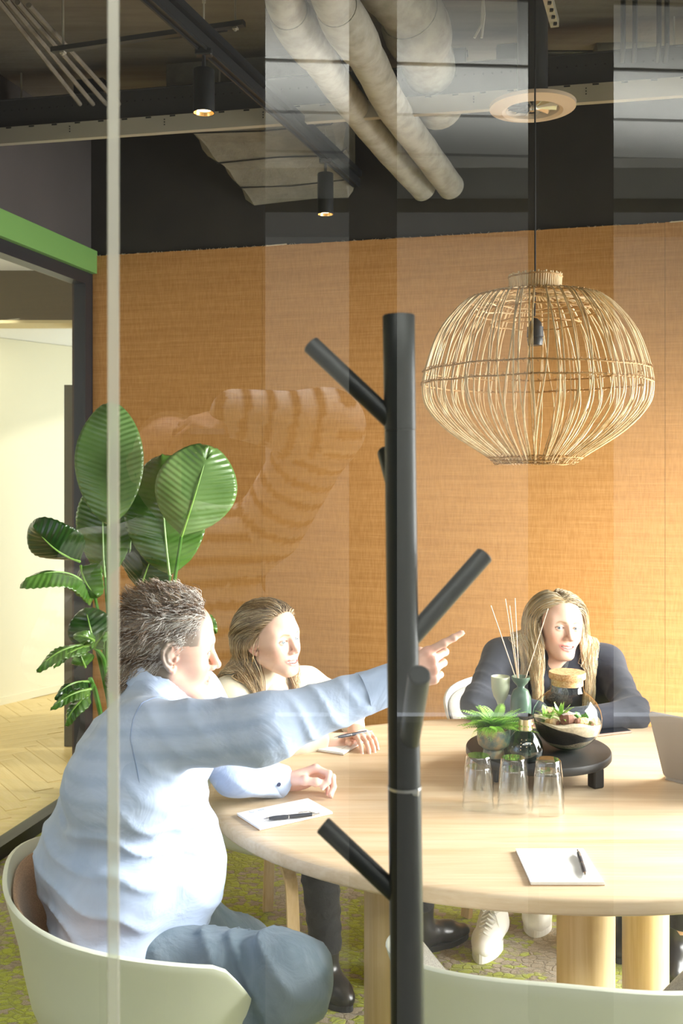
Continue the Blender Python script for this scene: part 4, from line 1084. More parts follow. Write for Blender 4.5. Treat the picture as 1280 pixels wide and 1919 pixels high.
# ================================================================ things on the table
def on_table(px, py, z=TH):
    d = F*(EYE-z)/(py-HY); return Vector(((px-640)/F*d, d, z))
M_PAPER = simple('white paper', (.88, .88, .87), .8); M_CARD = simple('brown card backing', (.45, .28, .16), .8); M_PRINT = simple('pale blue print', (.20, .33, .50), .8); M_PRG = simple('grey print', (.25, .25, .27), .8)
def notepad(corners, label, hdr=True):
    P = [on_table(*c) for c in corners]                          # near-left order: A B C D around
    o = sum(P, Vector())/4; e = empty('notepad', o); tag(e, label, 'notepad', None)
    ex = ((P[1]-P[0])+(P[2]-P[3])).normalized(); w = ((P[1]-P[0]).length+(P[2]-P[3]).length)/2; ey = Vector((-ex.y, ex.x, 0)); h = (P[3]-P[0]).dot(ey)*.5+(P[2]-P[1]).dot(ey)*.5
    R = Matrix(((ex.x, ey.x, 0), (ex.y, ey.y, 0), (0, 0, 1)))
    mb = MB(); mb.box((0, 0, .0009), (w, abs(h), .0018), R); mb.build('card_back', M_CARD, e)
    for i in range(5):
        mb = MB(); mb.box((RNG.normal()*.0006, RNG.normal()*.0006, .0024+i*.0012), (w-.001, abs(h)-.001, .00115), R @ Matrix.Rotation(RNG.normal()*.004, 3, 'Z')); mb.build('paper_sheet', M_PAPER, e)
    if hdr:
        mb = MB(); T = lambda x, y: R @ Vector((x, y, .0079))
        for (cx, cy, sx, sy) in ((-w*.30, abs(h)*.0, .0008, abs(h)*.86),): mb.box(T(cx, cy), (sx, sy, .0002), R)
        mb.build('margin_line', M_PRG, e)
        mb = MB()
        mb.tube([T(w*.40+math.cos(a)*.006, abs(h)*.33+math.sin(a)*.006) for a in [x*.5 for x in range(10)]], .0006, 4)
        mb.box(T(w*.40, abs(h)*.20), (.003, .018, .0002), R); mb.build('logo_print', M_PRINT, e)
    return e, o, R
def pen(a, b, label, z):
    a = Vector((a.x, a.y, z)); b = Vector((b.x, b.y, z)); L_ = .142; d = (b-a).normalized(); o = (a+b)/2
    e = empty('ballpoint_pen', o); tag(e, label, 'pen', None)
    q = lambda t: d*(t*L_)
    mb = MB(); mb.smooth = True; mb.tube([q(-.40), q(-.30), q(-.12), q(-.06)], [.0036, .0052, .0054, .0044], 16); mb.tube([q(-.045), q(0), q(.2), q(.36)], [.0044, .0050, .0052, .0046], 16); mb.build('barrel', simple('dark grey pen', (.05, .055, .07), .3), e, True)
    ch = simple('pen chrome', (.75, .75, .76), .2, .9)
    for nm, pts, rr in (('pen_tip', [q(-.5), q(-.485), q(-.43), q(-.40)], [.0006, .0014, .0034, .0038]), ('grip_ring', [q(-.06), q(-.045)], [.0050, .0050]), ('push_button', [q(.36), q(.40), q(.43), q(.5)], [.0048, .0040, .0022, .0022]),
                        ('pocket_clip', [q(.39)+Vector((0, 0, .004)), q(.30)+Vector((0, 0, .0085)), q(.12)+Vector((0, 0, .0075))], [.0012]*3)):
        mb = MB(); mb.smooth = True; mb.tube(pts, rr, 12); mb.build(nm, ch, e, True)
    return e
e, o, R = notepad([(480, 1553), (437, 1525), (585, 1505), (630, 1530)][::1], 'white notepad in front of the pointing man, pen across it')
pen(on_table(498, 1536, TH+.012), on_table(594, 1527, TH+.012), 'dark ballpoint pen on the notepad by the man', TH+.0142)
e, o, R = notepad([(992, 1660), (1132, 1660), (1095, 1596), (969, 1596)], 'blank white notepad at the near edge of the table', False)
pen(on_table(1096, 1638, TH+.012), on_table(1084, 1600, TH+.012), 'small dark pen lying across the blank notepad', TH+.0142)
e, o, R = notepad([(640, 1413), (562, 1406), (640, 1386), (684, 1396)], 'white notepad under the hands of woman in cream sweater')
# drinking glasses, upside down, three stacks of two
def tumbler_mesh():
    H = .104; n = 80; prof = [(.0405, 0), (.0412, .0012), (.0400, .022), (.0385, .034), (.0360, .066), (.0330, .088), (.0318, .100), (.0290, .104), (.010, .1035)]
    inner = [(.0385, .0012), (.0372, .034), (.0340, .072), (.0300, .090), (.0270, .094), (.008, .0945)]
    mb = MB(); mb.smooth = True
    def r_(k, r, z): f = 1-.055*(max(0, math.cos(10*2*PI*k/n))**.6)*(1 if .034 < z < .090 else 0); return (r*f*math.cos(2*PI*k/n), r*f*math.sin(2*PI*k/n), z)
    mb.rings([[r_(k, r, z) for k in range(n)] for r, z in prof], True, False, True)
    mb.rings([[r_(n-1-k, r, z) for k in range(n)] for r, z in inner], True, False, True)
    mb.rings([[r_(k, .0385, .0012) for k in range(n)], [r_(k, .0405, 0) for k in range(n)]])
    return mb
base_ob = None
for i, (px, py) in enumerate(((896, 1512), (962, 1517), (1027, 1521))):
    p = on_table(px, py); names = ('left', 'middle', 'right')[i]
    for k in (0, 1):
        lab = 'upside down tumbler %s the %s glass stack' % (('at the bottom of', 'on top of')[k], names)
        if base_ob is None: base_ob = tumbler_mesh().build('drinking_glass', M_TUMBLER, None, True); o = base_ob
        else: o = base_ob.copy(); COL.objects.link(o)
        o.location = (p.x+.0005*k, p.y, TH+.0002+k*.0285); o.rotation_euler = (0, 0, RNG.rand()); tag(o, lab, 'glass', 'upside down tumblers on the table')
p = on_table(915, 1500)
# round black stand
PC = Vector((.558, 2.83, TH)); ps = empty('round_riser', PC); tag(ps, 'low round black wooden riser on the table', 'riser')
PZ = .078
mb = MB(); mb.smooth = True; mb.lathe([(.0, PZ), (.196, PZ), (.201, PZ-.002), (.203, PZ-.006), (.203, PZ-.020), (.200, PZ-.024), (.0, PZ-.024)], n=72); mb.build('riser_top', M_BLKST, ps, True)
for x, y in ((.135, -.115), (-.125, -.06), (.02, .14)):
    mb = MB(); mb.box((x, y, (PZ-.024)/2), (.034, .034, PZ-.0243), Matrix.Rotation(.4, 3, 'Z'), .004); mb.build('leg', M_BLKST, ps)
TZ = TH+PZ+.0003
def on_tray(px, d): return Vector(((px-640)/F*d, d, TZ))
# fern pot
M_POT = NT('mottled glazed pot').set(rough=.45); _n = M_POT.noise(M_POT.coords(), 26, 5, .65)
M_POT.base(M_POT.ramp(_n, [(.35, srgb((70, 92, 96))), (.48, srgb((112, 116, 104))), (.58, srgb((150, 128, 96))), (.75, srgb((176, 152, 112)))])); M_POT.bump(_n, .3, .002); M_POT = M_POT.m
fp_ = empty('fern_pot', on_tray(925, 2.735)); tag(fp_, 'mottled grey green footed pot with bright fern', 'potted plant')
mb = MB(); mb.smooth = True; mb.lathe([(.0, 0), (.029, 0), (.030, .002), (.028, .018), (.024, .022), (.030, .024), (.042, .034), (.045, .046), (.0455, .078), (.043, .079), (.040, .070), (.0, .068)], n=40); mb.build('pot', M_POT, fp_, True)
M_PEB = simple('brown clay pebble', (.20, .115, .07), .8, noise=.3, nscale=60)
mb = MB(); mb.smooth = True
def blob(mb, c, r, sq=(1, 1, 1), n=6, seed=0):
    rr = random.Random(seed); rings = []
    for i in range(1, n):
        th = PI*i/n; rings.append([Vector((c[0]+r*sq[0]*math.sin(th)*math.cos(2*PI*k/8)*(1+rr.uniform(-.12, .12)), c[1]+r*sq[1]*math.sin(th)*math.sin(2*PI*k/8)*(1+rr.uniform(-.12, .12)), c[2]+r*sq[2]*math.cos(th))) for k in range(8)])
    mb.rings(rings, True, True, True)
for i in range(40):
    a = RNG.rand()*6.28; r = .036*math.sqrt(RNG.rand()); blob(mb, (r*math.cos(a), r*math.sin(a), .074+.003*RNG.rand()), .0065, seed=i)
tag(mb.build('clay_pebbles', M_PEB, fp_, True), kind='stuff')
def leaf_mat(name, c0, c1, rough=.4):
    t = NT(name).set(rough=rough); t.b.inputs['Transmission Weight'].default_value = 0
    n = t.noise(t.coords(), 25, 3); t.base(t.ramp(n, [(.3, c0), (.7, c1)])); t.set(sss=0); return t.m
M_FERN = leaf_mat('bright fern green', srgb((112, 176, 44)), srgb((176, 216, 100)))
M_SUCC = leaf_mat('succulent green', srgb((120, 176, 70)), srgb((190, 214, 130)), .35)
M_FERND = leaf_mat('darker fern green', srgb((54, 112, 30)), srgb((110, 170, 60)))
def fern(parent, c, n, ln, seed, mat, up=.9, name='fern_frond', each=True, leaf=.011):
    r = random.Random(seed)
    for i in range(n):
        a = i*2.4+r.uniform(-.3, .3); el = r.uniform(.35, 1.25)*up; L_ = ln*r.uniform(.7, 1.1); mb = MB()
        m = 15; P = []
        for k in range(m):
            u = k/(m-1); rad = L_*u*math.cos(el)*(1+.25*u); z = L_*math.sin(el)*u-L_*.45*u*u*(1-.3*el)
            P.append(Vector((c[0]+rad*math.cos(a+.25*u), c[1]+rad*math.sin(a+.25*u), c[2]+z)))
        mb.tube(P, [.0009*(1-.6*k/(m-1)) for k in range(m)], 4)
        for k in range(2, m):
            d = (P[k]-P[k-1]).normalized(); side = d.cross(Vector((0, 0, 1))).normalized(); s = leaf*math.sin(PI*min(1, (k+.6)/m))**.6*(1.25-.5*k/m)
            for sg in (-1, 1):
                t_ = side*sg*s+d*s*.55+Vector((0, 0, -s*.15)); w_ = d*s*.17; up_ = Vector((0, 0, s*.16)); b = P[k]
                mb.add([b, b+t_*.35+w_+up_, b+t_*.75+w_*.6+up_, b+t_, b+t_*.7-w_*.5, b+t_*.3-w_*.4], [(0, 1, 2, 3, 4, 5)])
                for q in (.45, .75): mb.add([b+t_*q+w_*.7, b+t_*(q+.12)+w_*1.9, b+t_*(q+.2)+w_*.5], [(0, 1, 2)])
        mb.build(name, mat, parent)
fern(fp_, (0, 0, .074), 60, .105, 3, M_FERN, .9, leaf=.0145)
# sage goblet shaped candle holder
M_SAGE = simple('matt sage ceramic', (.47, .50, .36), .6); gb = empty('candle_holder', on_tray(938, 2.90)); tag(gb, 'matt sage goblet shaped holder behind the fern', 'candle holder')
mb = MB(); mb.smooth = True; mb.lathe([(.0, 0), (.026, 0), (.027, .004), (.024, .030), (.015, .058), (.008, .080), (.0075, .098), (.012, .112), (.021, .128), (.0262, .150), (.0275, .183), (.0265, .1845), (.0235, .18), (.0, .174)], n=36); mb.build('holder_body', M_SAGE, gb, True)
# tall green diffuser bottle with reeds
M_GRV = simple('matt green glass', (.075, .135, .095), .28)
vb = empty('reed_diffuser', on_tray(976, 2.885)); tag(vb, 'tall dark green bottle holding pale reed sticks', 'diffuser')
mb = MB(); mb.smooth = True; mb.lathe([(.0, 0), (.026, 0), (.029, .004), (.030, .10), (.029, .128), (.022, .147), (.011, .155), (.0105, .160), (.020, .170), (.026, .180), (.0265, .187), (.024, .187), (.012, .172), (.0, .168)], n=36); mb.build('bottle', M_GRV, vb, True)
M_REED = simple('pale reed', (.72, .52, .36), .6)
for px, py in ((920, 1135), (947, 1122), (955, 1135), (965, 1121), (1027, 1140)):
    tip = W(px, py, 2.88)-vb.location; m = tip.x
    mb = MB(); a = Vector((.010*(1 if m > 0 else -1)*(.4+.5*abs(m)/.06), 0, .172)); mb.tube([a, a.lerp(tip, .5)+Vector((0, 0, 0)), tip], .0014, 6); mb.build('reed_stick', M_REED, vb, True)
# small smoked bottle with a gold neck
sb = empty('smoked_vase', on_tray(984, 2.70)); tag(sb, 'small smoked glass vase with gold neck at riser front', 'vase')
mb = MB(); mb.smooth = True; mb.lathe([(.0, .001), (.028, .001), (.040, .006), (.0485, .020), (.049, .036), (.043, .054), (.031, .072), (.0195, .084)], n=44); mb.build('vase_body', M_SMOKEG, sb, True)
mb = MB(); mb.smooth = True; mb.lathe([(.0, .003), (.036, .006), (.0465, .018), (.0475, .026), (.0, .026)], n=36); mb.build('dark_base', simple('smoked glass base', (.02, .026, .024), .1), sb, True)
mb = MB(); mb.smooth = True; mb.lathe([(.0200, .082), (.0178, .092), (.0162, .112), (.0158, .112)], n=32)
mb.build('gold_neck', simple('brushed gold foil', (.80, .60, .32), .3, .7), sb, True)
mb = MB(); mb.smooth = True; mb.lathe([(.0158, .112), (.0205, .118), (.0215, .121), (.0195, .123), (.015, .119)], n=32); mb.build('rim', simple('dark glass lip', (.04, .035, .03), .1), sb, True)
mb = MB()
for k, zc in ((0, .040), (0, .048), (0, .056), (1, .048), (1, .056), (0, .064), (1, .064), (2, .056)):
    a = -2.0+.33*k; r = {.040: .0487, .048: .046, .056: .0425, .064: .0370}[zc]; mb.box((r*math.cos(a), r*math.sin(a), zc), (.0018, .0018, .0018))
tag(mb.build('gold_dots', simple('gold dot', (.9, .72, .42), .3, .6), sb), kind='stuff')
# closed terrarium
TR = .0965; ZS = .915; tc_ = on_tray(1063, 2.80); te = empty('terrarium', tc_); tag(te, 'round glass jar terrarium with cork lid and layered soil', 'terrarium')
zc = .088
def sph(z, r=TR): return math.sqrt(max(r*r-((z-zc)*1.12)**2, 0))
zs = [.002, .005, .010, .02, .035, .055, .075, .095, .115, .135, .148, .156]
prof = [(0, .0012)]+[(sph(z), z) for z in zs]+[(.0475, .164), (.0455, .172), (.0455, .1970), (.0475, .200), (.0455, .201)]
mb = MB(); mb.smooth = True; mb.lathe(prof, n=64); mb.build('glass_jar', M_TERRG, te, True)
mb = MB(); mb.smooth = True; mb.lathe([(sph(.003)-.001, .003), (sph(.008)-.0005, .008), (sph(.014)-.0008, .014)], n=56); mb.build('tinted_foot', glass_mat('green glass foot', (.25, .75, .5), 2), te, True)
def cork():
    t = NT('cork').set(rough=.85); n = t.noise(t.coords(), 90, 4, .7); v = t.noise(t.coords(), 240, 2)
    t.base(t.mix(.4, t.ramp(n, [(.35, srgb((150, 96, 48))), (.5, srgb((206, 158, 104))), (.7, srgb((226, 186, 138)))]), t.ramp(v, [(.4, srgb((186, 134, 82))), (.6, srgb((232, 200, 158)))]))); t.bump(n, .3); return t.m
mb = MB(); mb.smooth = True; mb.lathe([(.0, .182), (.044, .182), (.0445, .2005), (.0505, .2015), (.0515, .204), (.0515, .216), (.050, .219), (.0, .219)], n=48); mb.build('cork_lid', cork(), te, True)
def layer(name, f0, f1, mat, bump=0):
    n = 48; rings = []; m = 6
    R_ = TR-.0030
    def ring_(f, rs):
        out = []
        for k in range(n):
            a = 2*PI*k/n; r = .05
            for _ in range(6):
                z = f(r*math.cos(a), r*math.sin(a)); r = .5*r+.5*math.sqrt(max(R_*R_-((z-zc)*1.12)**2, 1e-6))
            out.append(Vector((rs*r*math.cos(a), rs*r*math.sin(a), f(rs*r*math.cos(a), rs*r*math.sin(a)))))
        return out
    rings = [ring_(f0, .02), ring_(f0, .6), ring_(f0, 1)]
    for q in (.25, .5, .75): rings.append(ring_(lambda x, y, q=q: f0(x, y)*(1-q)+f1(x, y)*q, 1))
    rings += [ring_(f1, 1), ring_(f1, .8), ring_(f1, .55), ring_(f1, .3), ring_(f1, .02)]
    mb = MB(); mb.smooth = True; mb.rings(rings, True, True, True); return mb.build(name, mat, te, True)
g0 = lambda x, y: .004
g1f = lambda x, y: .034+.014*(x/.09)+.002*math.sin(x*90)
g2f = lambda x, y: .066-.024*(x/.09)+.002*math.sin(x*70+y*50)
g3f = lambda x, y: .084-.002*(x/.09)+.004*math.sin(x*60+1)+.004*math.sin(y*70)
gr = simple('fine gravel', (.42, .33, .22), .9, noise=.5, nscale=260, bump=.6)
layer('gravel_layer', g0, g1f, gr); layer('soil_layer', g1f, lambda x, y: max(g2f(x, y), g1f(x, y)+.001), simple('black soil', (.016, .012, .010), .95, noise=.4, nscale=200, bump=.5))
layer('sand_layer', lambda x, y: max(g2f(x, y), g1f(x, y)+.001), g3f, simple('pale sand', (.60, .48, .36), .9, noise=.2, nscale=150, bump=.3))
M_ROCK = simple('red brown rock', (.24, .10, .07), .85, noise=.35, nscale=60, bump=.6); M_ROCKO = simple('amber rock', (.62, .40, .20), .7, noise=.3, nscale=50, bump=.4)
for i, (x, y, r, m) in enumerate(((-.012, -.055, .019, M_ROCK), (.022, -.062, .010, M_ROCKO), (.034, -.054, .012, M_ROCKO), (.012, -.066, .008, M_ROCK), (-.046, -.048, .012, M_ROCKO), (-.060, -.036, .010, M_ROCKO), (-.040, -.052, .008, M_ROCK), (.055, -.045, .008, M_ROCK))):
    mb = MB(); blob(mb, (x, y, g3f(x, y)+r*.55), r, (1.2, .9, 1.0), 7, i+50); mb.build('rock', m, te, False)
def rosette(parent, c, n, ln, w, seed, mat, name='succulent_leaf'):
    r = random.Random(seed)
    for i in range(n):
        a = i*2.4; el = .25+1.1*(i/n); L_ = ln*(.7+.5*(1-abs(i/n-.4))); mb = MB(); m = 7; P = []; rings = []
        for k in range(m):
            u = k/(m-1); p = Vector((c[0]+L_*u*math.cos(el)*math.cos(a), c[1]+L_*u*math.cos(el)*math.sin(a), c[2]+L_*u*math.sin(el)-L_*.35*u*u*math.cos(el)))
            s = Vector((-math.sin(a), math.cos(a), 0))*w*(math.sin(PI*(.12+.88*u)) if u < .98 else .03); rings.append([p-s, p-Vector((0, 0, w*.25)), p+s, p+Vector((0, 0, -w*.05))])
        mb.smooth = True; mb.rings(rings, True, True, True); mb.build(name, mat, parent, True)
rosette(te, (-.026, -.03, .098), 18, .052, .0052, 1, M_SUCC)
rosette(te, (-.052, -.012, .090), 10, .036, .004, 2, M_SUCC)
fern(te, (.032, -.025, .082), 18, .048, 8, M_FERND, 1.0, 'fern_frond', True, .008)
fern(te, (-.058, .02, .085), 8, .05, 9, M_FERN, 1.2, 'fern_frond', True, .008)
# phone
ph = empty('smartphone', on_table(1137, 1373, TH)); tag(ph, 'dark phone lying on the table beside the terrarium', 'phone')
R = Matrix.Rotation(.35, 3, 'Z'); mb = MB(); mb.box((0, 0, .0045), (.150, .072, .008), R, .003); mb.build('phone_body', simple('rose metal phone edge', (.45, .32, .27), .3, .8), ph)
mb = MB(); mb.box((0, 0, .0088), (.143, .066, .0006), R); mb.build('screen', simple('dark phone screen', (.015, .016, .02), .08), ph)
# laptop seen from behind
lt = empty('laptop', (.90, 2.78, TH)); tag(lt, 'silver grey laptop seen from behind at the right table edge', 'laptop')
M_ALU = simple('space grey aluminium', (.42, .39, .365), .42, .35)
hx_ = Vector((.70, -.71, 0)).normalized(); bdir = Vector((.71, .70, 0)).normalized()
up = (Vector((-.074, -.06, .212))).normalized()
up = (up-hx_*up.dot(hx_)).normalized(); nn = hx_.cross(up)
Rl = Matrix(((hx_.x, up.x, nn.x), (hx_.y, up.y, nn.y), (hx_.z, up.z, nn.z)))
def rr_box(w, h, t, r, R, c, x0=0):
    poly = []
    for (cx, cy, a0) in ((w-r, h-r, 0), (r, h-r, 90), (r, r, 180), (w-r, r, 270)):
        for q in range(6): a = math.radians(a0+q*18); poly.append((cx+r*math.cos(a), cy+r*math.sin(a)))
    mb = MB(); mb.prism(poly, -t/2, t/2); mb.v = [tuple(R @ Vector(v)+Vector(c)) for v in mb.v]; return mb
o = rr_box(.305, .212, .006, .010, Rl, (0, 0, .012)).build('screen_lid', M_ALU, lt)
mbs = rr_box(.292, .198, .0006, .006, Rl, Rl @ Vector((.0065, .007, -.0035*(1 if nn.dot(bdir) < 0 else -1)))+Vector((0, 0, .012))).build('screen', simple('laptop screen', (.02, .02, .025), .1), lt)
Rb = Matrix(((hx_.x, bdir.x, 0), (hx_.y, bdir.y, 0), (0, 0, 1)))
rr_box(.305, .212, .010, .010, Rb, (0, 0, .006)).build('keyboard_base', M_ALU, lt)
mb = MB()
for i in range(12):
    for j in range(5): mb.box(Rb @ Vector((.03+i*.022, .05+j*.020, .0114)), (.017, .016, .0012), Rb)
tag(mb.build('keys', M_MATB, lt), kind='stuff')
# ================================================================ bird of paradise plant
def bopleaf_mat(name, c0, c1, rough=.27):
    t = NT(name).set(rough=rough, spec=.5, coat=.35)
    n = t.noise(t.coords(), 9, 4); t.base(t.ramp(n, [(.3, c0), (.7, c1)]))
    return t.m
M_LF = bopleaf_mat('strelitzia leaf', srgb((56, 96, 32)), srgb((88, 130, 54)))
M_LFB = bopleaf_mat('strelitzia leaf underside', srgb((84, 118, 58)), srgb((108, 142, 80)), .42)
M_LFD = bopleaf_mat('dark strelitzia leaf', srgb((22, 52, 18)), srgb((40, 78, 28)), .3)
M_RIB = simple('pale leaf rib', srgb((128, 172, 76)), .4); M_STEM = simple('green stem', srgb((70, 120, 44)), .45, noise=.25, nscale=12)
PB = Vector((-.80, 4.02, 0)); bp = empty('bird_of_paradise', PB); tag(bp, 'tall bird of paradise plant behind the man in blue shirt', 'plant')
mb = MB(); mb.smooth = True; mb.lathe([(.0, .0), (.13, .0), (.14, .01), (.165, .33), (.160, .335), (.150, .30), (.0, .30)], n=40); mb.build('planter', simple('dark grey planter', (.05, .05, .05), .6), bp, True)
mb = MB(); mb.smooth = True; mb.lathe([(.0, .303), (.149, .303)], n=24); mb.build('soil', simple('potting soil', (.03, .02, .015), .95), bp, False)
def leafm(base, tip, w, mat, nrm=(0, -1, 0), bend=.04, fold=.15, stem=None, ripple=.0030, wt=.55, split=0, droop=0.0, notch=0):
    base = Vector(base); tip = Vector(tip); n = Vector(nrm).normalized(); ax = tip-base; Lg = ax.length; a = ax.normalized(); s = a.cross(n).normalized(); n = s.cross(a).normalized()
    nu, nv = 96, 10; V = []; fs = []
    for i in range(nu+1):
        u = i/nu; ww = w*(math.sin(PI*min(1, u**wt*1.0))**.62 if 0 < u < 1 else .0)
        if u < .06: ww = w*math.sin(PI*.06**wt)**.62*(u/.06)**.7
        c = base+ax*u+n*(bend*math.sin(PI*u))-Vector((0, 0, 1))*droop*u*u
        for j in range(-nv, nv+1):
            v = j/nv; rp = ripple*math.sin(u*Lg*300-abs(v)*4.0)*(abs(v)**.5)*(1-abs(v)*.3)
            off = n*(-fold*w*abs(v)**1.4+rp+.004*math.sin(u*9+v*3))
            sl = a*(abs(v)*ww*.28)
            if notch and u > .86 and abs(v) < .25: sl = sl-a*((u-.86)*Lg*(1-abs(v)*4)*1.2)
            V.append(c+s*(v*ww)+off+sl*(1 if u < .97 else .4))
    m = 2*nv+1
    for i in range(nu):
        for j in range(2*nv): fs.append((i*m+j, i*m+j+1, (i+1)*m+j+1, (i+1)*m+j))
    o = np_mesh('leaf', [tuple(v-PB) for v in V], fs, mat, bp); 
    md = o.modifiers.new('thickness', 'SOLIDIFY'); md.thickness = .0012
    P = [base+ax*u+n*(bend*math.sin(PI*u)+.002)-Vector((0, 0, 1))*droop*u*u-PB for u in [k/14 for k in range(14)]]
    mb = MB(); mb.smooth = True; mb.tube(P, [.0058*(1-.85*k/13) for k in range(14)], 6); mb.build('midrib', M_RIB, o, True)
    if stem:
        S = curve_np([tuple(base-PB)]+[tuple(Vector(q)-PB) for q in stem], 20)
        mb = MB(); mb.smooth = True; mb.tube([Vector(q) for q in S], [.0058+.006*k/19 for k in range(20)], 8); mb.build('stem', M_STEM, bp, True)
    return o
root = lambda dx, dy=0: (PB.x+dx, PB.y+dy, .30)
leafm(W(204, 985, 3.80), W(207, 752, 3.86), .130, M_LFB, (.12, -1, .1), .03, .14, [W(203, 1150, 3.84), W(202, 1300, 3.92), root(-.05)], wt=.85)
leafm(W(197, 1082, 3.97), W(202, 880, 4.05), .125, M_LF, (-.25, -1, .35), .03, .10, [W(205, 1200, 3.97), W(208, 1350, 3.98), root(-.02)], wt=.85)
leafm(W(243, 1075, 4.06), W(262, 905, 4.1), .075, M_LFD, (-.4, -1, .2), .02, .1, None)
leafm(W(318, 1078, 3.90), W(304, 850, 3.98), .168, M_LF, (-.15, -1, .45), .03, .12, [W(314, 1180, 3.92), W(300, 1300, 3.97), root(.05)], wt=.80)
leafm(W(340, 1005, 3.74), W(392, 836, 3.70), .152, M_LFB, (.25, -1, .05), .03, .16, [W(322, 1120, 3.80), W(300, 1260, 3.88), root(.07)], wt=.80, notch=1)
leafm(W(150, 1052, 3.85), W(62, 985, 3.72), .105, M_LFD, (.1, -.7, -.6), .03, .3, None, wt=.8)
leafm(W(178, 1118, 3.82), W(48, 1068, 3.60), .085, M_LF, (0, -.35, .95), .05, .45, [W(186, 1160, 3.86), W(200, 1250, 3.92), root(-.09)], wt=.8, droop=.03)
leafm(W(152, 1060, 3.80), W(182, 1118, 3.76), .075, M_LF, (-.5, -.8, .2), .02, .25, None)
leafm(W(262, 1110, 4.05), W(288, 1035, 3.98), .105, M_LFD, (.1, -1, .3), .02, .15, [W(258, 1200, 4.05), root(.02, .05)], wt=.8)
leafm(W(178, 1212, 3.78), W(160, 1138, 3.82), .085, M_LFD, (.2, -1, .25), .02, .15, [W(190, 1250, 3.85), root(-.05, -.04)])
leafm(W(165, 1208, 3.72), W(68, 1256, 3.60), .040, M_LF, (0, -.5, .8), .03, .3, [W(188, 1225, 3.80), W(200, 1270, 3.86), root(-.07, -.04)], droop=.0)
leafm(W(170, 1210, 3.70), W(100, 1250, 3.62), .022, M_LF, (0, -.5, .8), .02, .2, None)
leafm(W(178, 1215, 3.70), W(200, 1185, 3.66), .028, M_LFB, (.2, -.8, .6), .01, .3, None)
leafm(W(182, 1206, 3.76), W(140, 1190, 3.70), .034, M_LF, (0, -.8, .5), .02, .3, None)
leafm(W(160, 1250, 3.8), W(150, 1222, 3.78), .044, M_LF, (.1, -.9, .3), .01, .2, None)
leafm(W(166, 1278, 3.84), W(102, 1318, 3.72), .032, M_LFD, (-.3, -.7, .6), .03, .3, [W(176, 1290, 3.86), root(-.09, -.02)], droop=-.02)
leafm(W(170, 1292, 3.80), W(95, 1327, 3.68), .030, M_LF, (0, -.7, .7), .02, .3, [W(180, 1300, 3.86), root(-.10, -.03)])
leafm(W(165, 1302, 3.78), W(122, 1360, 3.74), .034, M_LF, (-.2, -.8, .5), .02, .3, None)
leafm(W(378, 1150, 3.85), W(406, 1186, 3.82), .028, M_LF, (0, -.8, .5), .01, .2, [W(350, 1150, 3.9), W(300, 1250, 3.95), root(.09)])
# ================================================================ people
def A3(v): return np.array(tuple(v), float)
def cloth_mat(name, c0, c1, rough=.8, weave=900, ws=.15, crease=14, cs=.35, sheen=.1, cd=.006):
    t = NT(name).set(rough=rough, spec=.25, sheen=sheen)
    n = t.noise(t.coords(), weave, 2); w_ = t.noise(t.coords(), crease, 4, .55, 1.2)
    t.base(t.ramp(w_, [(.35, c0), (.65, c1)]))
    b = t.bump(w_, cs, cd); t.bump(n, ws, .0006, b); return t.m
M_SHIRT = cloth_mat('light blue cotton', (.40, .49, .68), (.47, .56, .75), .7, 900, .1, 8, .5, .1, .010)
M_SHIRTIN = simple('navy cuff lining', (.05, .08, .25), .7)
M_JEANS = cloth_mat('grey blue denim', (.12, .165, .205), (.18, .225, .27), .85, 700, .4, 10, .5, .1, .010)
M_CREAMK = cloth_mat('cream fine knit', (.56, .50, .37), (.64, .58, .45), .95, 500, .5, 12, .25, .4)
M_NAVY = cloth_mat('dark navy jersey', (.028, .031, .045), (.042, .046, .062), .75, 800, .2, 12, .3)
M_BLACKT = cloth_mat('black trousers', (.012, .012, .014), (.022, .022, .026), .8, 700, .3, 30, .5)
M_PATT = simple('black speckled blouse', (.05, .05, .05), .8, noise=.9, nscale=260)
M_BOOT = simple('black leather', (.018, .017, .017), .3, bump=.15, nscale=40)
M_SNEAK = simple('white leather', (.80, .78, .74), .45); M_SOLE = simple('white rubber sole', (.72, .70, .66), .6)
M_SOLEB = simple('black rubber sole', (.02, .02, .02), .7)
SKIN1 = (.78, .50, .39); SKIN2 = (.82, .56, .45)
def frame_of(fwd):
    f = Vector((math.cos(math.radians(fwd)), math.sin(math.radians(fwd)), 0)); r = Vector((f.y, -f.x, 0)); return f, r
def sdf_obj(name, node, lo, hi, h, mat, parent, cols=None, rel=1, base=(0, 0, 0)):
    V, Fq = polygonize(node, lo, hi, h)
    if rel: V = relax(V, Fq, rel, .5)
    C = None if cols is None else cols(V)
    return np_mesh(name, V-np.array(tuple(base)), Fq, mat, parent, True, C)
def bounds(pts, pad):
    P = np.array([tuple(p) for p in pts]); return P.min(0)-pad, P.max(0)+pad
def limb(a, b, c, r0, r1, r2, k=.03, mid=None):
    """two bone limb; optional bulge"""
    return Un([Cap(a, b, r0, r1), Cap(b, c, r1*.98, r2)], k)
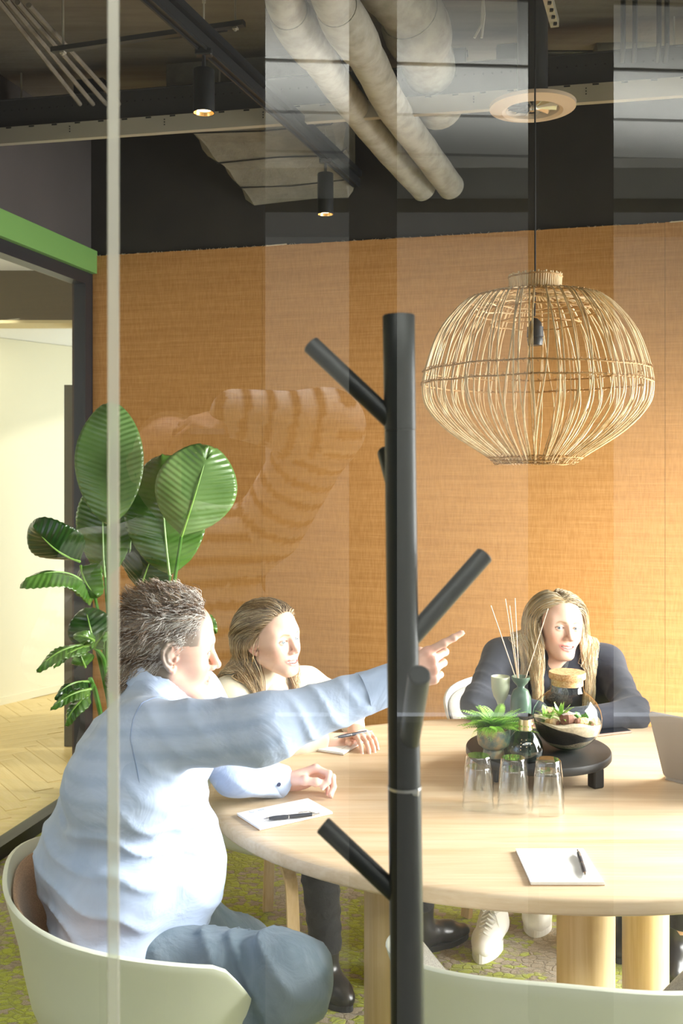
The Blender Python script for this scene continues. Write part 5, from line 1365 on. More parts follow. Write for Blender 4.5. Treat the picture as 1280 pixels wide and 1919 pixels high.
def torso(pel, chest, neck, shL, shR, f, hw, k=.05, belly=.0, r=(.15, .135, .15), tz=.050):
    f = A3(f)
    side = A3(shR)-A3(shL); side /= np.linalg.norm(side)
    mid = (A3(pel)+A3(chest))/2
    parts = [Cap(A3(pel)-side*hw*.36, A3(pel)+side*hw*.36, r[0]*.86, r[0]*.86), Cap(mid-side*hw*.30, mid+side*hw*.30, r[1]*.88, r[1]*.88), Cap(A3(chest)-side*hw*.42, A3(chest)+side*hw*.42, r[2]*.80, r[2]*.80),
             Cap(A3(pel), A3(chest), r[0]*.9, r[2]*.8), Cap(A3(shL)*.75+A3(chest)*.25, A3(shR)*.75+A3(chest)*.25, .062, .062),
             Cap(A3(chest), A3(neck), .09, .008+tz), Cap(A3(neck), A3(shL), tz, .002+tz), Cap(A3(neck), A3(shR), tz, .002+tz)]
    if belly: parts.append(Ell(mid+f*belly-np.array([0, 0, .03]), (.13, .13, .15)))
    return Un(parts, k)
def nails(tips, parent, mat, mats=None):
    mb = MB(); mb.smooth = True
    for p, nrm, d, r, i in tips:
        if nrm is None: continue
        n = Vector(nrm).normalized(); d = Vector(d).normalized(); s = d.cross(n); c = Vector(p)+n*r*.80+d*r*.05
        rings = []
        for q in (-1, 0, 1): rings.append([c+d*(r*.75*q)+s*(r*.62*w_)+n*(r*(.16-.20*w_*w_)-(.06*r if q == 1 else 0)) for w_ in (-1, -.5, 0, .5, 1)])
        mb.rings(rings, False)
    return mb.build('fingernails', mat, parent, True) if mb.v else None
M_NAIL = simple('fingernail', (.88, .66, .58), .25)
def boot(parent, ankle, toe, mat, sole, name='boot', h=.13, shaft=None, width=.036, lift=0, q=1.0, st=.018):
    """ankle: centre of ankle joint, toe: tip of the toe on the floor"""
    a = A3(ankle); t = A3(toe); fl = t[2]
    d = t-a; d[2] = 0; L_ = np.linalg.norm(d); d /= L_; s = np.array([-d[1], d[0], 0]); heel = a-d*.045; up = np.array([0, 0, 1.])
    g = lambda x, z, y=0: a+d*x+s*y+np.array([0, 0, fl-a[2]+z])
    n = Un([Cap(g(-.03, .045), g(.03, .050), .036*q, .036*q), Cap(g(.02, .060), g(L_*.55, .042+.012*(q-1)), .036*q, .033*q), Cap(g(L_*.5, .038), g(L_-.032*q, .030*q), .038*q, .027*q, up, 1.25),
            Cap(g(-.035, .035), g(-.02, .08), .034, .036), Cap(g(-.008, .06), a+np.array([0, 0, h-.02])+(A3(shaft)*h if shaft is not None else 0), .040, .043)], .025)
    n = Int(n, Half(g(0, .012), (0, 0, -1)), .004)
    lo, hi = bounds([g(-.09, 0, -.06), g(L_+.03, 0, .06), g(-.09, 0, .06), g(L_+.03, 0, -.06), a+np.array([0, 0, h+.05])], .05)
    o = sdf_obj(name, n, lo, hi, .005, mat, parent)
    mb = MB(); pl = []
    for k in range(28):
        th = 2*PI*k/28; cx = math.cos(th); x = (L_-.045)/2+cx*((L_+.045+.035)/2-.012)-.012; w_ = q*(.040 if cx > 0 else .034)*(1-.25*max(0, -math.cos(th*1))*.3)
        pl.append(g(x, 0, w_*math.sin(th)*(1-.18*abs(cx)**3)))
    z0 = fl+.0005; z1 = fl+st
    mb.prism([(p[0], p[1]) for p in pl], z0, z1); mb.build('sole', sole, o)
    return o
def brush_hair_common(): pass
# ---------------------------------------------------------------- the pointing man
def make_man():
    root = empty('person', (-.45, 2.22, 0)); tag(root, 'grey haired man in light blue shirt seated at left, pointing right', 'person')
    B = Vector(root.location)
    f, r = frame_of(12)
    hc = W(318, 1212, 2.27); HM = head_matrix(hc, 16, -6, 2, 1.03)
    pel = Vector((-.485, 2.20, .56)); chest = Vector((-.435, 2.215, .95)); neck = Vector((-.420, 2.26, 1.120))
    shR = Vector((-.415, 2.060, 1.055)); shL = Vector((-.365, 2.42, 1.05))
    elR = W(490, 1366, 2.02); wrR = W(741, 1279, 2.10)
    elL = Vector((-.27, 2.575, .835)); wrL = W(533, 1466, 2.655)
    hipR = Vector((-.42, 2.11, .555)); hipL = Vector((-.42, 2.31, .555)); knR = W(540, 1838, 2.06); knL = W(452, 1800, 2.42)
    anR = Vector((-.36, 2.02, .09)); anL = Vector((-.20, 2.50, .09))
    # skin: head and hands at full detail, the covered body plainer
    hn = Xf(np.array(HM), head_sdf(False, 0.0, .056, 1.08, 1.12, (0, -.035, -.17)))
    V1, F1 = polygonize(hn, A3(hc)-.2, A3(hc)+.19, .0022)
    q = hn.loc(V1)
    hairline = lambda q: np.where(q[:, 2] > .018, (-q[:, 1]+.062+.25*np.clip(q[:, 2]-.06, -.05, .1)-.0*q[:, 2]), (-q[:, 1]-.004))*1.0+np.minimum(0, (q[:, 2]+.055))*.8*(q[:, 1] < -.01)+np.where((q[:, 1] > -.02) & (q[:, 2] < .02), -.5*0, 0)
    C1 = head_color(q, (.70, .44, .34), (.60, .28, .23), (.45, .38, .32), 0.0, (.26, .20, .16), hairline, False, .55)
    MR = hand_M(wrR, W(860, 1222, 2.12)-wrR, (.10, -1, .12))
    hR, tipsR = hand_sdf(MR, 1, [(-6, 10, 6), (38, 62, 30), (48, 62, 32), (54, 60, 32)], (3, 0, 0, -2), [(.022, .022, -.014), (.052, .034, -.026), (.078, .030, -.032), (.094, .014, -.034)], 1.0)
    dL = Vector((1, .14, .22)); ML = hand_M(wrL, dL, (-.25, .80, .75))
    hL, tipsL = hand_sdf(ML, -1, [(40, 70, 35), (38, 60, 30), (34, 55, 30), (30, 50, 30)], (2, 0, -1, -4), [(.022, .024, -.012), (.052, .036, -.030), (.080, .034, -.042), (.102, .024, -.046)], 1.0)
    V2, F2 = polygonize(hR, A3(wrR)-np.array([.06, .09, .12]), A3(wrR)+np.array([.23, .10, .14]), .0024)
    V3_, F3 = polygonize(hL, A3(wrL)-np.array([.06, .11, .10]), A3(wrL)+np.array([.22, .10, .16]), .0024)
    def handcol(V, M, base=(.72, .43, .33)):
        C = np.tile(np.array(base), (len(V), 1)); qq = (V-np.array(M.translation))@np.array(M.to_3x3())
        m = np.exp(-(((qq[:, 0]-.09)/.014)**2))*np.clip(qq[:, 2]/.01, 0, 1)*.5; C = C*(1-m[:, None])+np.array([.80, .36, .27])*m[:, None]
        return C
    inner = Un([Off(torso(pel, chest, neck, shL, shR, f, .40), -.03), limb(A3(shR), A3(elR), A3(wrR), .035, .032, .027), limb(A3(shL), A3(elL), A3(wrL), .035, .032, .026),
                limb(A3(hipR), A3(knR), A3(anR), .06, .045, .035), limb(A3(hipL), A3(knL), A3(anL), .06, .045, .035), Cap(neck, hc, .045, .04)], .03)
    lo, hi = bounds([pel, chest, shR, shL, elR, elL, wrR, wrL, knR, knL, anR, anL, hc], .12); lo[2] = max(lo[2], .03)
    V4, F4 = polygonize(inner, lo, hi, .014)
    Vs = [V1, V2, V3_, V4]; Fs = []; off = 0
    for V, Fq in zip(Vs, (F1, F2, F3, F4)): Fs.append(Fq+off); off += len(V)
    Cc = np.vstack([C1, handcol(V2, MR), handcol(V3_, ML, (.84, .54, .45)), np.tile(np.array((.78, .5, .4)), (len(V4), 1))])
    np_mesh('body', np.vstack(Vs)-A3(B), np.vstack(Fs), M_SKIN, root, True, Cc)
    Bm = Matrix.Translation(-B)
    for sx in (-1, 1): eye_mesh('eye', Bm @ HM, sx, (0, 1, 0), (.25, .35, .42), root, M_EYE)
    nails([(Vector(p)-B, n, d, rr, i) for p, n, d, rr, i in tipsR+tipsL], root, M_NAIL)
    # hair: short, wavy, grey at the temples
    skull = Xf(np.array(HM), Un([Ell((0, -.014, .034), (.075, .094, .083)), Ell((0, .026, .040), (.062, .064, .060)), Cap((0, -.05, -.03), (0, -.06, -.075), .050, .046)], .024))
    rs = np.random.RandomState(5); N = 9000
    d = rs.normal(size=(N, 3)); d /= np.linalg.norm(d, axis=1)[:, None]
    loc = d*np.array([.079, .098, .088])+np.array([0, -.014, .034]); low = rs.rand(N) < .25
    loc[low] = np.stack([rs.uniform(-.052, .052, low.sum()), np.full(low.sum(), -.09), rs.uniform(-.085, .0, low.sum())], 1)
    Rm = skull.Rm*skull.s
    w_ = loc@Rm.T+skull.t
    for _ in range(4): w_ -= grad(skull, w_)*skull.ev(w_)[:, None]
    loc = skull.loc(w_); x, y, z = loc.T; ax = np.abs(x)
    ok = (y < .062-.35*np.clip(z-.085, -.1, 0)*0-np.clip((.075-z)*.55, 0, .06)+.004*np.sin(x*200)) & (z > -.088) & ~((z < .030) & (y > .006)) & ~((ax > .052) & (z < -.035) & (y > -.045)) & ~((ax > .06) & (np.abs(y+.006) < .022) & (z < .026))
    side = ((y > .004) & (y < .026) & (z > -.02) & (z <= .035) & (ax > .06)); ok = ok | side
    w_ = w_[ok]; loc = loc[ok]; x, y, z = loc.T; n = len(w_)
    g = grad(skull, w_)
    top = np.clip((z-.05)/.05, 0, 1)
    def comb(P, t):
        l = skull.loc(P); dirl = np.zeros_like(l); tp = np.clip((l[:, 2]-.055)/.04, 0, 1)
        dirl[:, 1] = -.8+.25*tp; dirl[:, 0] = .5*tp*1.0+np.sign(l[:, 0])*.12*(1-tp); dirl[:, 2] = -.55*(1-tp)+.25*tp
        dirl += .42*np.stack([nz(l, 55, 1), nz(l, 55, 2), nz(l, 55, 3)], 1)
        return dirl@(skull.Rm.T)
    ln = .022+.026*top+.008*rs.rand(n); fr_ = np.clip((y-.03)/.03, 0, 1)*top; ln += .012*fr_; ln = ln*np.where((np.abs(x) > .058) & (z < .062) & (y > -.045), .5, 1)
    L = strands(skull, w_, g*.1+comb(w_, 0)*.9, ln, 10, .0015+.009*top[:]*rs.rand(n)+.005*rs.rand(n), .0, comb, .0034, 190, 3, stiff=.5, jit=.05)
    dark = np.array([.135, .085, .055]); grey = np.array([.66, .62, .58]); brn = np.array([.30, .20, .13])
    gm = np.clip(1.15*np.exp(-((y-.015)/.060)**2)*np.clip(1.15-(z-.0)/.10, 0.1, 1)+.35*np.clip(y/.06, 0, 1), 0, 1)
    mm = (rs.rand(n) < (gm*.9+.14))
    C = np.where(mm[:, None], grey*(.75+.5*rs.rand(n)[:, None]), np.where((rs.rand(n) < .4)[:, None], brn, dark)*(.6+.9*rs.rand(n)[:, None]))
    hair_object('hair', L-A3(B), .00085, .00035, np.clip(C, 0, 1), M_HAIR, root)
    # shirt
    side = A3(r); fv = A3(f)
    mid = A3(pel)*.5+A3(chest)*.5
    tors = torso(pel, chest, neck, shL, shR, f, .36, .06, .075, (.150, .150, .150), .040)
    back = Cap(A3(chest)-fv*.035+np.array([0, 0, .0]), mid-fv*.055, .115, .140)
    armR = limb(A3(shR), A3(elR), A3(wrR)-(A3(wrR)-A3(elR))/np.linalg.norm(A3(wrR)-A3(elR))*.02, .073, .062, .040, .05)
    armL = limb(A3(shL), A3(elL), A3(wrL)-np.array([.02, 0, 0]), .080, .062, .041, .05)
    sh = Un([tors, back, Cap(mid-fv*.055, A3(pel)+fv*.01, .140, .120), armR, armL], .05)
    def fold_fn(P):
        a = .013*folds(P, (.45, .2, 1), 50, 3, 1.6, 1.8)*np.clip((1.02-P[:, 2])/.2, 0, 1)
        er = A3(elR); de = np.linalg.norm(P-er, axis=1)
        ax_ = A3(wrR)-A3(shR); ax_ /= np.linalg.norm(ax_)
        b = .016*folds(P, ax_+np.array([0, 0, .55]), 52, 8, 1.3, 2.0)*np.exp(-(de/.17)**2)
        ds = np.linalg.norm(P-A3(shR), axis=1); c = .013*folds(P, (.8, .3, .9), 48, 11, 1.5, 2.0)*np.exp(-(ds/.19)**2)
        dl = np.linalg.norm(P-A3(elL), axis=1); e = .011*folds(P, (1, 0, .2), 60, 13, 1.2, 2)*np.exp(-(dl/.16)**2)
        seam = -.0035*np.exp(-((np.abs((P-A3(shR))@(ax_)-.035))/.003)**2)*np.exp(-(ds/.12)**2)*0
        return a+b+c+e+seam+.003*nz(P, 14, 2)
    sh = Disp(sh, fold_fn)
    # open the neck
    hmR = np.array(HM.to_3x3())
    sh = Sub(sh, Cap(A3(neck)+np.array([.025, 0, .03]), A3(neck)+np.array([.05, 0, .2]), .062, .075), .006)
    wd_ = A3(wrR)-A3(elR); wd_ /= np.linalg.norm(wd_); wl_ = A3(wrL)-A3(elL); wl_ /= np.linalg.norm(wl_)
    sh = Int(sh, Half(A3(pel)+np.array([0, 0, -.02]), (-0.10, 0, -1)), .01)
    lo, hi = bounds([A3(pel)-.2, chest, shR, shL, elR, elL, A3(wrR), A3(wrL), A3(neck)], .12); lo[2] = .48; lo[:2] -= .05
    sdf_obj('shirt', sh, lo, hi, .0060, M_SHIRT, root, None, 1, B)
    # stitched armhole and cuff seams lying on the cloth
    def seam(c, ax, rad, name):
        c = A3(c); ax = A3(ax)/np.linalg.norm(A3(ax)); u = np.cross(ax, [0, 0, 1.]); u /= np.linalg.norm(u); v = np.cross(ax, u); n = 72
        P = np.array([c+(u*math.cos(2*PI*k/n)+v*math.sin(2*PI*k/n))*rad for k in range(n)])
        for _ in range(5):
            g = grad(sh, P); g -= np.outer(g@ax, ax); g /= np.linalg.norm(g, axis=1)[:, None]; P = P-g*sh.ev(P)[:, None]*.8
        P = P+grad(sh, P)*.0004; L = np.vstack([P, P[:1]])[None]
        V, Fq = tubes_np(L, .0013, .0013, 5); np_mesh(name, V-A3(B), Fq, simple('seam thread', (.26, .34, .52), .8), root)
    seam(A3(shR)+(A3(elR)-A3(shR))*.16, A3(elR)-A3(shR)+np.array([.02, -.10, .05]), .09, 'armhole_seam')
    # collar
    col = []
    nk = A3(neck)
    cn_ = []
    for k in range(25):
        a = math.radians(-155+k*310/24)                           # around the neck, open in front
        dr = -fv*math.cos(a)+side*math.sin(a)
        cn_.append(nk+np.array([.012, .0, .018])+dr*np.array([.066, .070, 0])+fv*.012*(1-math.cos(a))*.5+np.array([0, 0, .030*math.cos(a)-.022*(1-math.cos(a))]))
    mb = MB(); mb.smooth = True; rings = []
    for k, c in enumerate(cn_):
        a = math.radians(-155+k*310/24); dr = -fv*math.cos(a)+side*math.sin(a); c = c-A3(B)
        pr = [(-.002, -.020), (-.001, .015), (.003, .022), (.008, .018), (.016, -.006), (.022, -.028), (.019, -.029), (.010, -.004), (.004, .010), (.001, -.020)]
        rings.append([Vector(c+dr*u+np.array([0, 0, v])) for u, v in pr])
    mb.rings(rings, True, True, True); mb.build('collar', M_SHIRT, root, True)
    # cuffs with dark button
    def cuff(wr, d, name, btn=None):
        a = A3(wr)-d*.075; b = A3(wr)-d*.004
        t = Vector(d); u = t.orthogonal().normalized(); v = t.cross(u); n = 40; rings = []
        for q, rr in ((0, .0440), (.012, .0452), (.35, .0440), (.9, .0425), (1.0, .0420), (1.0, .0400), (.6, .0402)):
            c = Vector(a+(b-a)*q)-B; rings.append([c+(u*math.cos(2*PI*k/n)+v*math.sin(2*PI*k/n))*(rr+.0012*math.sin(k*.9+q*4)) for k in range(n)])
        mb = MB(); mb.smooth = True; mb.rings(rings, True); o = mb.build(name, M_SHIRT, root, True)
        if btn is not None:
            c = Vector(a+(b-a)*.42)-B+Vector(btn).normalized()*.0435; z = Vector(btn).normalized(); mb = MB(); mb.smooth = True
            mb.tube([c, c+z*.0022, c+z*.0024], [.0055, .0055, .004], 16); mb.build('button', simple('navy button', (.03, .04, .09), .3), o, True)
    cuff(wrR, wd_, 'cuff'); cuff(wrL, wl_, 'cuff', Vector((0, -1, .15))-Vector(wl_)*Vector(wl_).dot(Vector((0, -1, .15))))
    # jeans
    jn = Un([Cap(A3(hipL), A3(hipR), .10, .10), Cap(A3(pel)+fv*.04, A3(pel)+fv*.07, .105, .105), limb(A3(hipR), A3(knR), A3(anR), .095, .078, .058, .04), limb(A3(hipL), A3(knL), A3(anL), .105, .080, .062, .04),
             Ell(A3(knR)+np.array([-.01, 0, 0]), (.080, .080, .080))], .045)
    jn = Int(Disp(jn, lambda P: .015*folds(P, (1, -.3, .8), 52, 21, 1.8, 1.8)*np.clip((P[:, 0]+.55)/.2, 0, 1)+.003*nz(P, 16, 4)), Half(A3(pel)+np.array([0, 0, .075]), (-.2, 0, 1)), .006)
    jn = Int(jn, Half((0, 0, .10), (0, 0, -1)), .005)
    lo, hi = bounds([pel, hipR, hipL, knR, knL, anR, anL], .19); lo[2] = .08
    sdf_obj('jeans', jn, lo, hi, .0075, M_JEANS, root, None, 1, B)
    mb = MB(); mb.smooth = True
    for k in range(1): pass
    for an, to in ((anR, (.13, -.02, 0)), (anL, (.20, .05, 0))):
        o = boot(root, an, Vector((an.x, an.y, 0))+Vector(to)+Vector((0.04, 0, 0)), M_BOOT, M_SOLEB, 'shoe', .07)
        o.location = -B
    return root
# ---------------------------------------------------------------- women
def long_hair(root, B, HM, bodyn, part_x, cols, seed, n=3200, back=False, over=None, length=.42, face_guard=.0):
    skull = Xf(np.array(HM), Un([Ell((0, -.014, .034), (.0765, .0955, .0845)), Ell((0, .026, .040), (.0635, .0655, .0615)), Ell((0, .028, -.03), (.063, .062, .078)), Cap((0, -.05, -.03), (0, -.05, -.075), .050, .046),
                                    Ell((.080, -.008, -.006), (.012, .020, .030)), Ell((-.080, -.008, -.006), (.012, .020, .030))], .02))
    body = Un([skull, bodyn], .03); rs = np.random.RandomState(seed)
    d = rs.normal(size=(n*3, 3)); d /= np.linalg.norm(d, axis=1)[:, None]
    loc = d*np.array([.079, .098, .088])+np.array([0, -.014, .034]); w_ = loc@(skull.Rm*skull.s).T+skull.t
    for _ in range(4): w_ -= grad(skull, w_)*skull.ev(w_)[:, None]
    loc = skull.loc(w_); x, y, z = loc.T; ax = np.abs(x-part_x*.3)
    ok = (y < .072-np.clip((.086-z)*1.0, 0, .2)*.82) & (z > -.03)
    ok &= ~((np.abs(x) > .066) & (z < .02) & (y > -.025))
    w_ = w_[ok][:n]; loc = loc[ok][:n]; x, y, z = loc.T; m = len(w_)
    sg = np.where(x > part_x, 1.0, -1.0)
    mode = rs.rand(m)
    def comb(P, t):
        l = skull.loc(P); dl = np.zeros_like(l)
        if back:                                                  # combed back from the forehead, half of it falling behind the ears
            up = np.clip((l[:, 2]+.01)/.05, 0, 1)
            dl[:, 1] = -1.0*up-.06; dl[:, 0] = .10*np.sign(l[:, 0])*(1-up); dl[:, 2] = -.35*up-1.0*(1-up)
            fwd = (mode > .66); lowz = np.clip((-.01-l[:, 2])/.05, 0, 1)
            dl[:, 0] += lowz*np.clip((np.where(fwd, sg*.066, sg*.050)-l[:, 0])*9, -1, 1); dl[:, 1] += lowz*np.clip((np.where(fwd, .045, -.105)-l[:, 1])*9, -1, 1)
        else:
            hi_ = np.clip((l[:, 2]-.02)/.06, 0, 1)
            dl[:, 0] = sg*(.9*hi_+.10); dl[:, 1] = -.55*hi_+.10*(1-hi_)*(mode > .35); dl[:, 2] = -.45-.55*(1-hi_)
            lowz = np.clip((.03-l[:, 2])/.08, 0, 1); fwd = mode > .30
            dl[:, 0] += lowz*np.clip((np.where(fwd, sg*(.070+.02*mode), sg*.060)-l[:, 0])*9, -1, 1); dl[:, 1] += lowz*np.clip((np.where(fwd, .055*mode+.03, -.11)-l[:, 1])*9, -1, 1)
            inface = (l[:, 1] > .03) & (np.abs(l[:, 0]) < .070) & (l[:, 2] < .085)
            dl[:, 0] += np.where(inface, sg*1.6, 0); dl[:, 1] += np.where(inface, -.5, 0)
        nr = (l-np.array([0, -.01, .02]))/np.array([.075, .095, .09])**2; nr /= np.linalg.norm(nr, axis=1)[:, None]+1e-9
        dl -= nr*(np.maximum((dl*nr).sum(1), 0)*np.clip((l[:, 2]+.08)/.05, 0, 1))[:, None]
        return dl@(skull.Rm.T)
    g = grad(skull, w_)
    ln = length*(.72+.35*rs.rand(m))
    seg = 26
    th = (.003+.011*rs.rand(m))
    clump = (rs.randint(0, 60, m)); 
    L = strands(body, w_, g*.2+comb(w_, 0)*.8, ln, seg, th, .05, comb, .0, 0, seed, stiff=.45, jit=.010)
    # soft waves shared by locks
    s = np.linspace(0, 1, seg)[None, :]; ph = clump*2.39+rs.normal(size=m)*.35
    sidev = np.array(HM.to_3x3())[:, 0]; fv = np.array(HM.to_3x3())[:, 1]
    amp = .010*np.clip(s*1.6-.35, 0, 1); wv = np.sin(s*11+ph[:, None])*amp
    L = L+wv[..., None]*sidev+(np.cos(s*9+ph[:, None]*1.7)*amp)[..., None]*fv*.8
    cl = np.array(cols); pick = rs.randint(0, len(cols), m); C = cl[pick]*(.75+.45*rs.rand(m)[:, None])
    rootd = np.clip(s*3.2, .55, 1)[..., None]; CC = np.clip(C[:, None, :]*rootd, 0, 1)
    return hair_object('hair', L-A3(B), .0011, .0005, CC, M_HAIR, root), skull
def make_woman(key):
    if key == 'cream':
        label = 'smiling woman in cream sweater with light brown hair, sitting behind the pointing arm'
        hc = W(508, 1197, 3.17); face = -38; pitch = 4; roll = 3; body_az = -30; sc = .985
        neck = Vector((-.262, 3.235, .955)); shL = Vector((-.115, 3.36, .865)); shR = Vector((-.365, 3.115, .880)); chest = Vector((-.275, 3.27, .78)); pel = Vector((-.26, 3.30, .57))
        elR = Vector((-.245, 2.985, .775)); wrR = W(612, 1388, 3.10); elL = Vector((.02, 3.32, .80)); wrL = Vector((.045, 3.17, .775))
        hips = (Vector((-.30, 3.22, .53)), Vector((-.20, 3.38, .53))); kns = (Vector((-.075, 2.98, .53)), Vector((.14, 3.16, .53))); ans = (W(612, 1818, 3.02), Vector((.27, 3.32, .12)))
        ans[0].z = .13; toes = (W(662, 1893, 2.94), W(880, 1722, 3.42)); toes[0].z = 0; toes[1].z = 0
        skin = (.74, .49, .385); top = M_CREAMK; hcols = [(.46, .31, .16), (.64, .47, .27), (.34, .22, .12), (.78, .62, .40)]; part = .0; back = True; gaze = (.12, 1, .02)
    elif key == 'blazer':
        label = 'smiling blonde woman in dark blazer with folded arms behind the terrarium'
        hc = W(1045, 1172, 3.56); face = -76; pitch = 3; roll = -5; body_az = -97; sc = .985
        neck = Vector((.765, 3.60, .970)); shL = Vector((.955, 3.59, .905)); shR = Vector((.575, 3.61, .925)); chest = Vector((.77, 3.615, .82)); pel = Vector((.74, 3.72, .57))
        elR = Vector((.465, 3.42, .80)); wrR = Vector((.69, 3.35, .785)); elL = W(1186, 1338, 3.36); wrL = Vector((.72, 3.25, .785))
        hips = (Vector((.66, 3.68, .53)), Vector((.84, 3.68, .53))); kns = (Vector((.56, 3.36, .54)), Vector((.80, 3.30, .53))); ans = (W(925, 1735, 3.40), W(1010, 1715, 3.52))
        ans[0].z = .11; ans[1].z = .11; toes = (W(897, 1808, 3.22), W(1000, 1752, 3.40)); toes[0].z = 0; toes[1].z = 0
        skin = (.73, .48, .37); top = M_NAVY; hcols = [(.88, .68, .40), (.95, .80, .54), (.70, .50, .26), (.80, .60, .34), (.98, .86, .66)]; part = .012; back = False; gaze = (.28, 1, .05)
    else:
        label = 'person in dark clothes at the right end of the table, mostly out of frame'
        hc = Vector((1.46, 3.22, 1.235)); face = 205; pitch = -4; roll = 0; body_az = 212; sc = 1.0
        neck = Vector((1.50, 3.25, 1.04)); shL = Vector((1.59, 3.09, .99)); shR = Vector((1.41, 3.40, .99)); chest = Vector((1.50, 3.25, .86)); pel = Vector((1.49, 3.26, .57))
        elR = Vector((1.30, 3.33, .80)); wrR = Vector((1.19, 3.12, .785)); elL = Vector((1.42, 2.94, .80)); wrL = Vector((1.24, 2.90, .785))
        hips = (Vector((1.44, 3.33, .53)), Vector((1.53, 3.18, .53))); kns = (Vector((1.12, 3.20, .52)), Vector((1.16, 2.98, .52)))
        ans = (W(1175, 1715, 3.36), W(1268, 1735, 3.20)); ans[0].z = .11; ans[1].z = .11; toes = (W(1158, 1800, 3.22), W(1262, 1800, 3.08)); toes[0].z = 0; toes[1].z = 0
        skin = (.74, .50, .38); top = M_NAVY; hcols = [(.10, .07, .05), (.16, .11, .07)]; part = .0; back = True; gaze = (0, 1, 0)
    B = Vector((pel.x, pel.y, 0)); root = empty('person', B); tag(root, label, 'person')
    f, r = frame_of(body_az); fv = A3(f); side = A3(r)
    HM = head_matrix(hc, face, pitch, roll, sc)
    nv = HM.inverted() @ neck; smile = 1.0 if key != 'guest' else .2
    hn = Xf(np.array(HM), head_sdf(True, smile, .044, .97, 1.0, (nv.x*.9, nv.y*.9-.01, nv.z-.0)))
    ext = Un([hn, Cap(neck+Vector((0, 0, .02)), neck-Vector((0, 0, .07))+f*.02, .048, .075)], .03)
    V1, F1 = polygonize(ext, A3(hc)-np.array([.17, .17, .27]), A3(hc)+np.array([.17, .17, .16]), .0024)
    q = hn.loc(V1)
    hairline = lambda q: -q[:, 1]+.070-np.clip((.086-q[:, 2])*1.0, 0, .2)*.82+np.where(q[:, 2] < -.03, -.2, 0)
    C1 = head_color(q, skin, (.74, .30, .27), (.40, .26, .15), smile, tuple(np.array(hcols[0])*.7), hairline, True, .5, (.10, .06, .04))
    def hm(w, el, sgn):
        d = (w-el).normalized(); return d
    dR = hm(wrR, elR, 1); dL = hm(wrL, elL, 1)
    up = (0, 0, 1)
    if key == 'cream':
        MR = hand_M(wrR, Vector((1, .25, -.10)), (-.1, -.55, .8)); ML = hand_M(wrL, Vector((.35, -1, 0)), (0, 0, 1))
        cR = [(35, 50, 25), (45, 60, 30), (50, 60, 30), (52, 60, 30)]; cL = [(15, 25, 15)]*4
    else:
        MR = hand_M(wrR, dR, up); ML = hand_M(wrL, dL, up); cR = [(12, 20, 12), (14, 22, 12), (16, 22, 12), (18, 24, 14)]; cL = cR
    hR, tR = hand_sdf(MR, 1, cR, (3, 0, -2, -5), [(.022, .022, -.012), (.050, .036, -.022), (.074, .038, -.028), (.092, .030, -.030)] if key == 'cream' else None, .88); hL, tL = hand_sdf(ML, -1, cL, (3, 0, -2, -5), None, .88)
    V2, F2 = polygonize(hR, A3(wrR)-np.array([.19, .19, .08]), A3(wrR)+np.array([.19, .19, .09]), .003)
    V3_, F3 = polygonize(hL, A3(wrL)-np.array([.19, .19, .08]), A3(wrL)+np.array([.19, .19, .09]), .003)
    inner = Un([Off(torso(pel, chest, neck, shL, shR, f, .32, .05, 0, (.13, .11, .115)), -.025), limb(A3(shR), A3(elR), A3(wrR), .026, .024, .021), limb(A3(shL), A3(elL), A3(wrL), .026, .024, .021),
                limb(A3(hips[0]), A3(kns[0]), A3(ans[0]), .05, .038, .028), limb(A3(hips[1]), A3(kns[1]), A3(ans[1]), .05, .038, .028), Cap(neck, hc, .036, .035)], .03)
    lo, hi = bounds([pel, chest, shR, shL, elR, elL, wrR, wrL, *kns, *ans, hc], .12); lo[2] = .03
    V4, F4 = polygonize(inner, lo, hi, .015)
    Fs = []; off = 0; Vs = [V1, V2, V3_, V4]
    for V, Fq in zip(Vs, (F1, F2, F3, F4)): Fs.append(Fq+off); off += len(V)
    Cc = np.vstack([C1]+[np.tile(np.array(skin)*np.array([1, .94, .92]), (len(V), 1)) for V in Vs[1:]])
    np_mesh('body', np.vstack(Vs)-A3(B), np.vstack(Fs), M_SKIN, root, True, Cc)
    Bm = Matrix.Translation(-B)
    for sx in (-1, 1): eye_mesh('eye', Bm @ HM, sx, gaze, (.36, .46, .52), root, M_EYE)
    if smile > .5: teeth_mesh(Bm @ HM, root, smile)
    nails([(Vector(p)-B, n, d, rr, i) for p, n, d, rr, i in tR+tL], root, M_NAIL)
    # top
    if key == 'cream': ar = (.066, .052, .036); tr_ = (.135, .118, .128)
    else: ar = (.060, .048, .036); tr_ = (.135, .115, .125)
    bust = [Ell(A3(chest)+side*sx*.062+fv*.055+np.array([0, 0, .03]), (.062, .062, .064)) for sx in (-1, 1)]
    tp = Un([torso(pel, chest, neck, shL, shR, f, .34, .06, 0, tr_), limb(A3(shR), A3(elR), A3(wrR)-A3(dR)*.03, *ar, .04), limb(A3(shL), A3(elL), A3(wrL)-A3(dL)*.03, *ar, .04)]+bust, .035)
    def ff(P):
        a = 0
        for el, sh in ((elR, shR), (elL, shL)):
            dd = np.linalg.norm(P-A3(el), axis=1); ax_ = A3(el)-A3(sh)
            a = a+.012*folds(P, ax_+np.array([.02, .02, .05]), 62, 31, 1.2, 2.0)*np.exp(-(dd/.14)**2)
        return a+.007*folds(P, (.4, .3, 1), 45, 7, 1.5, 2)*np.clip((.95-P[:, 2])/.15, 0, 1)+.002*nz(P, 16, 9)
    tp = Disp(tp, ff)
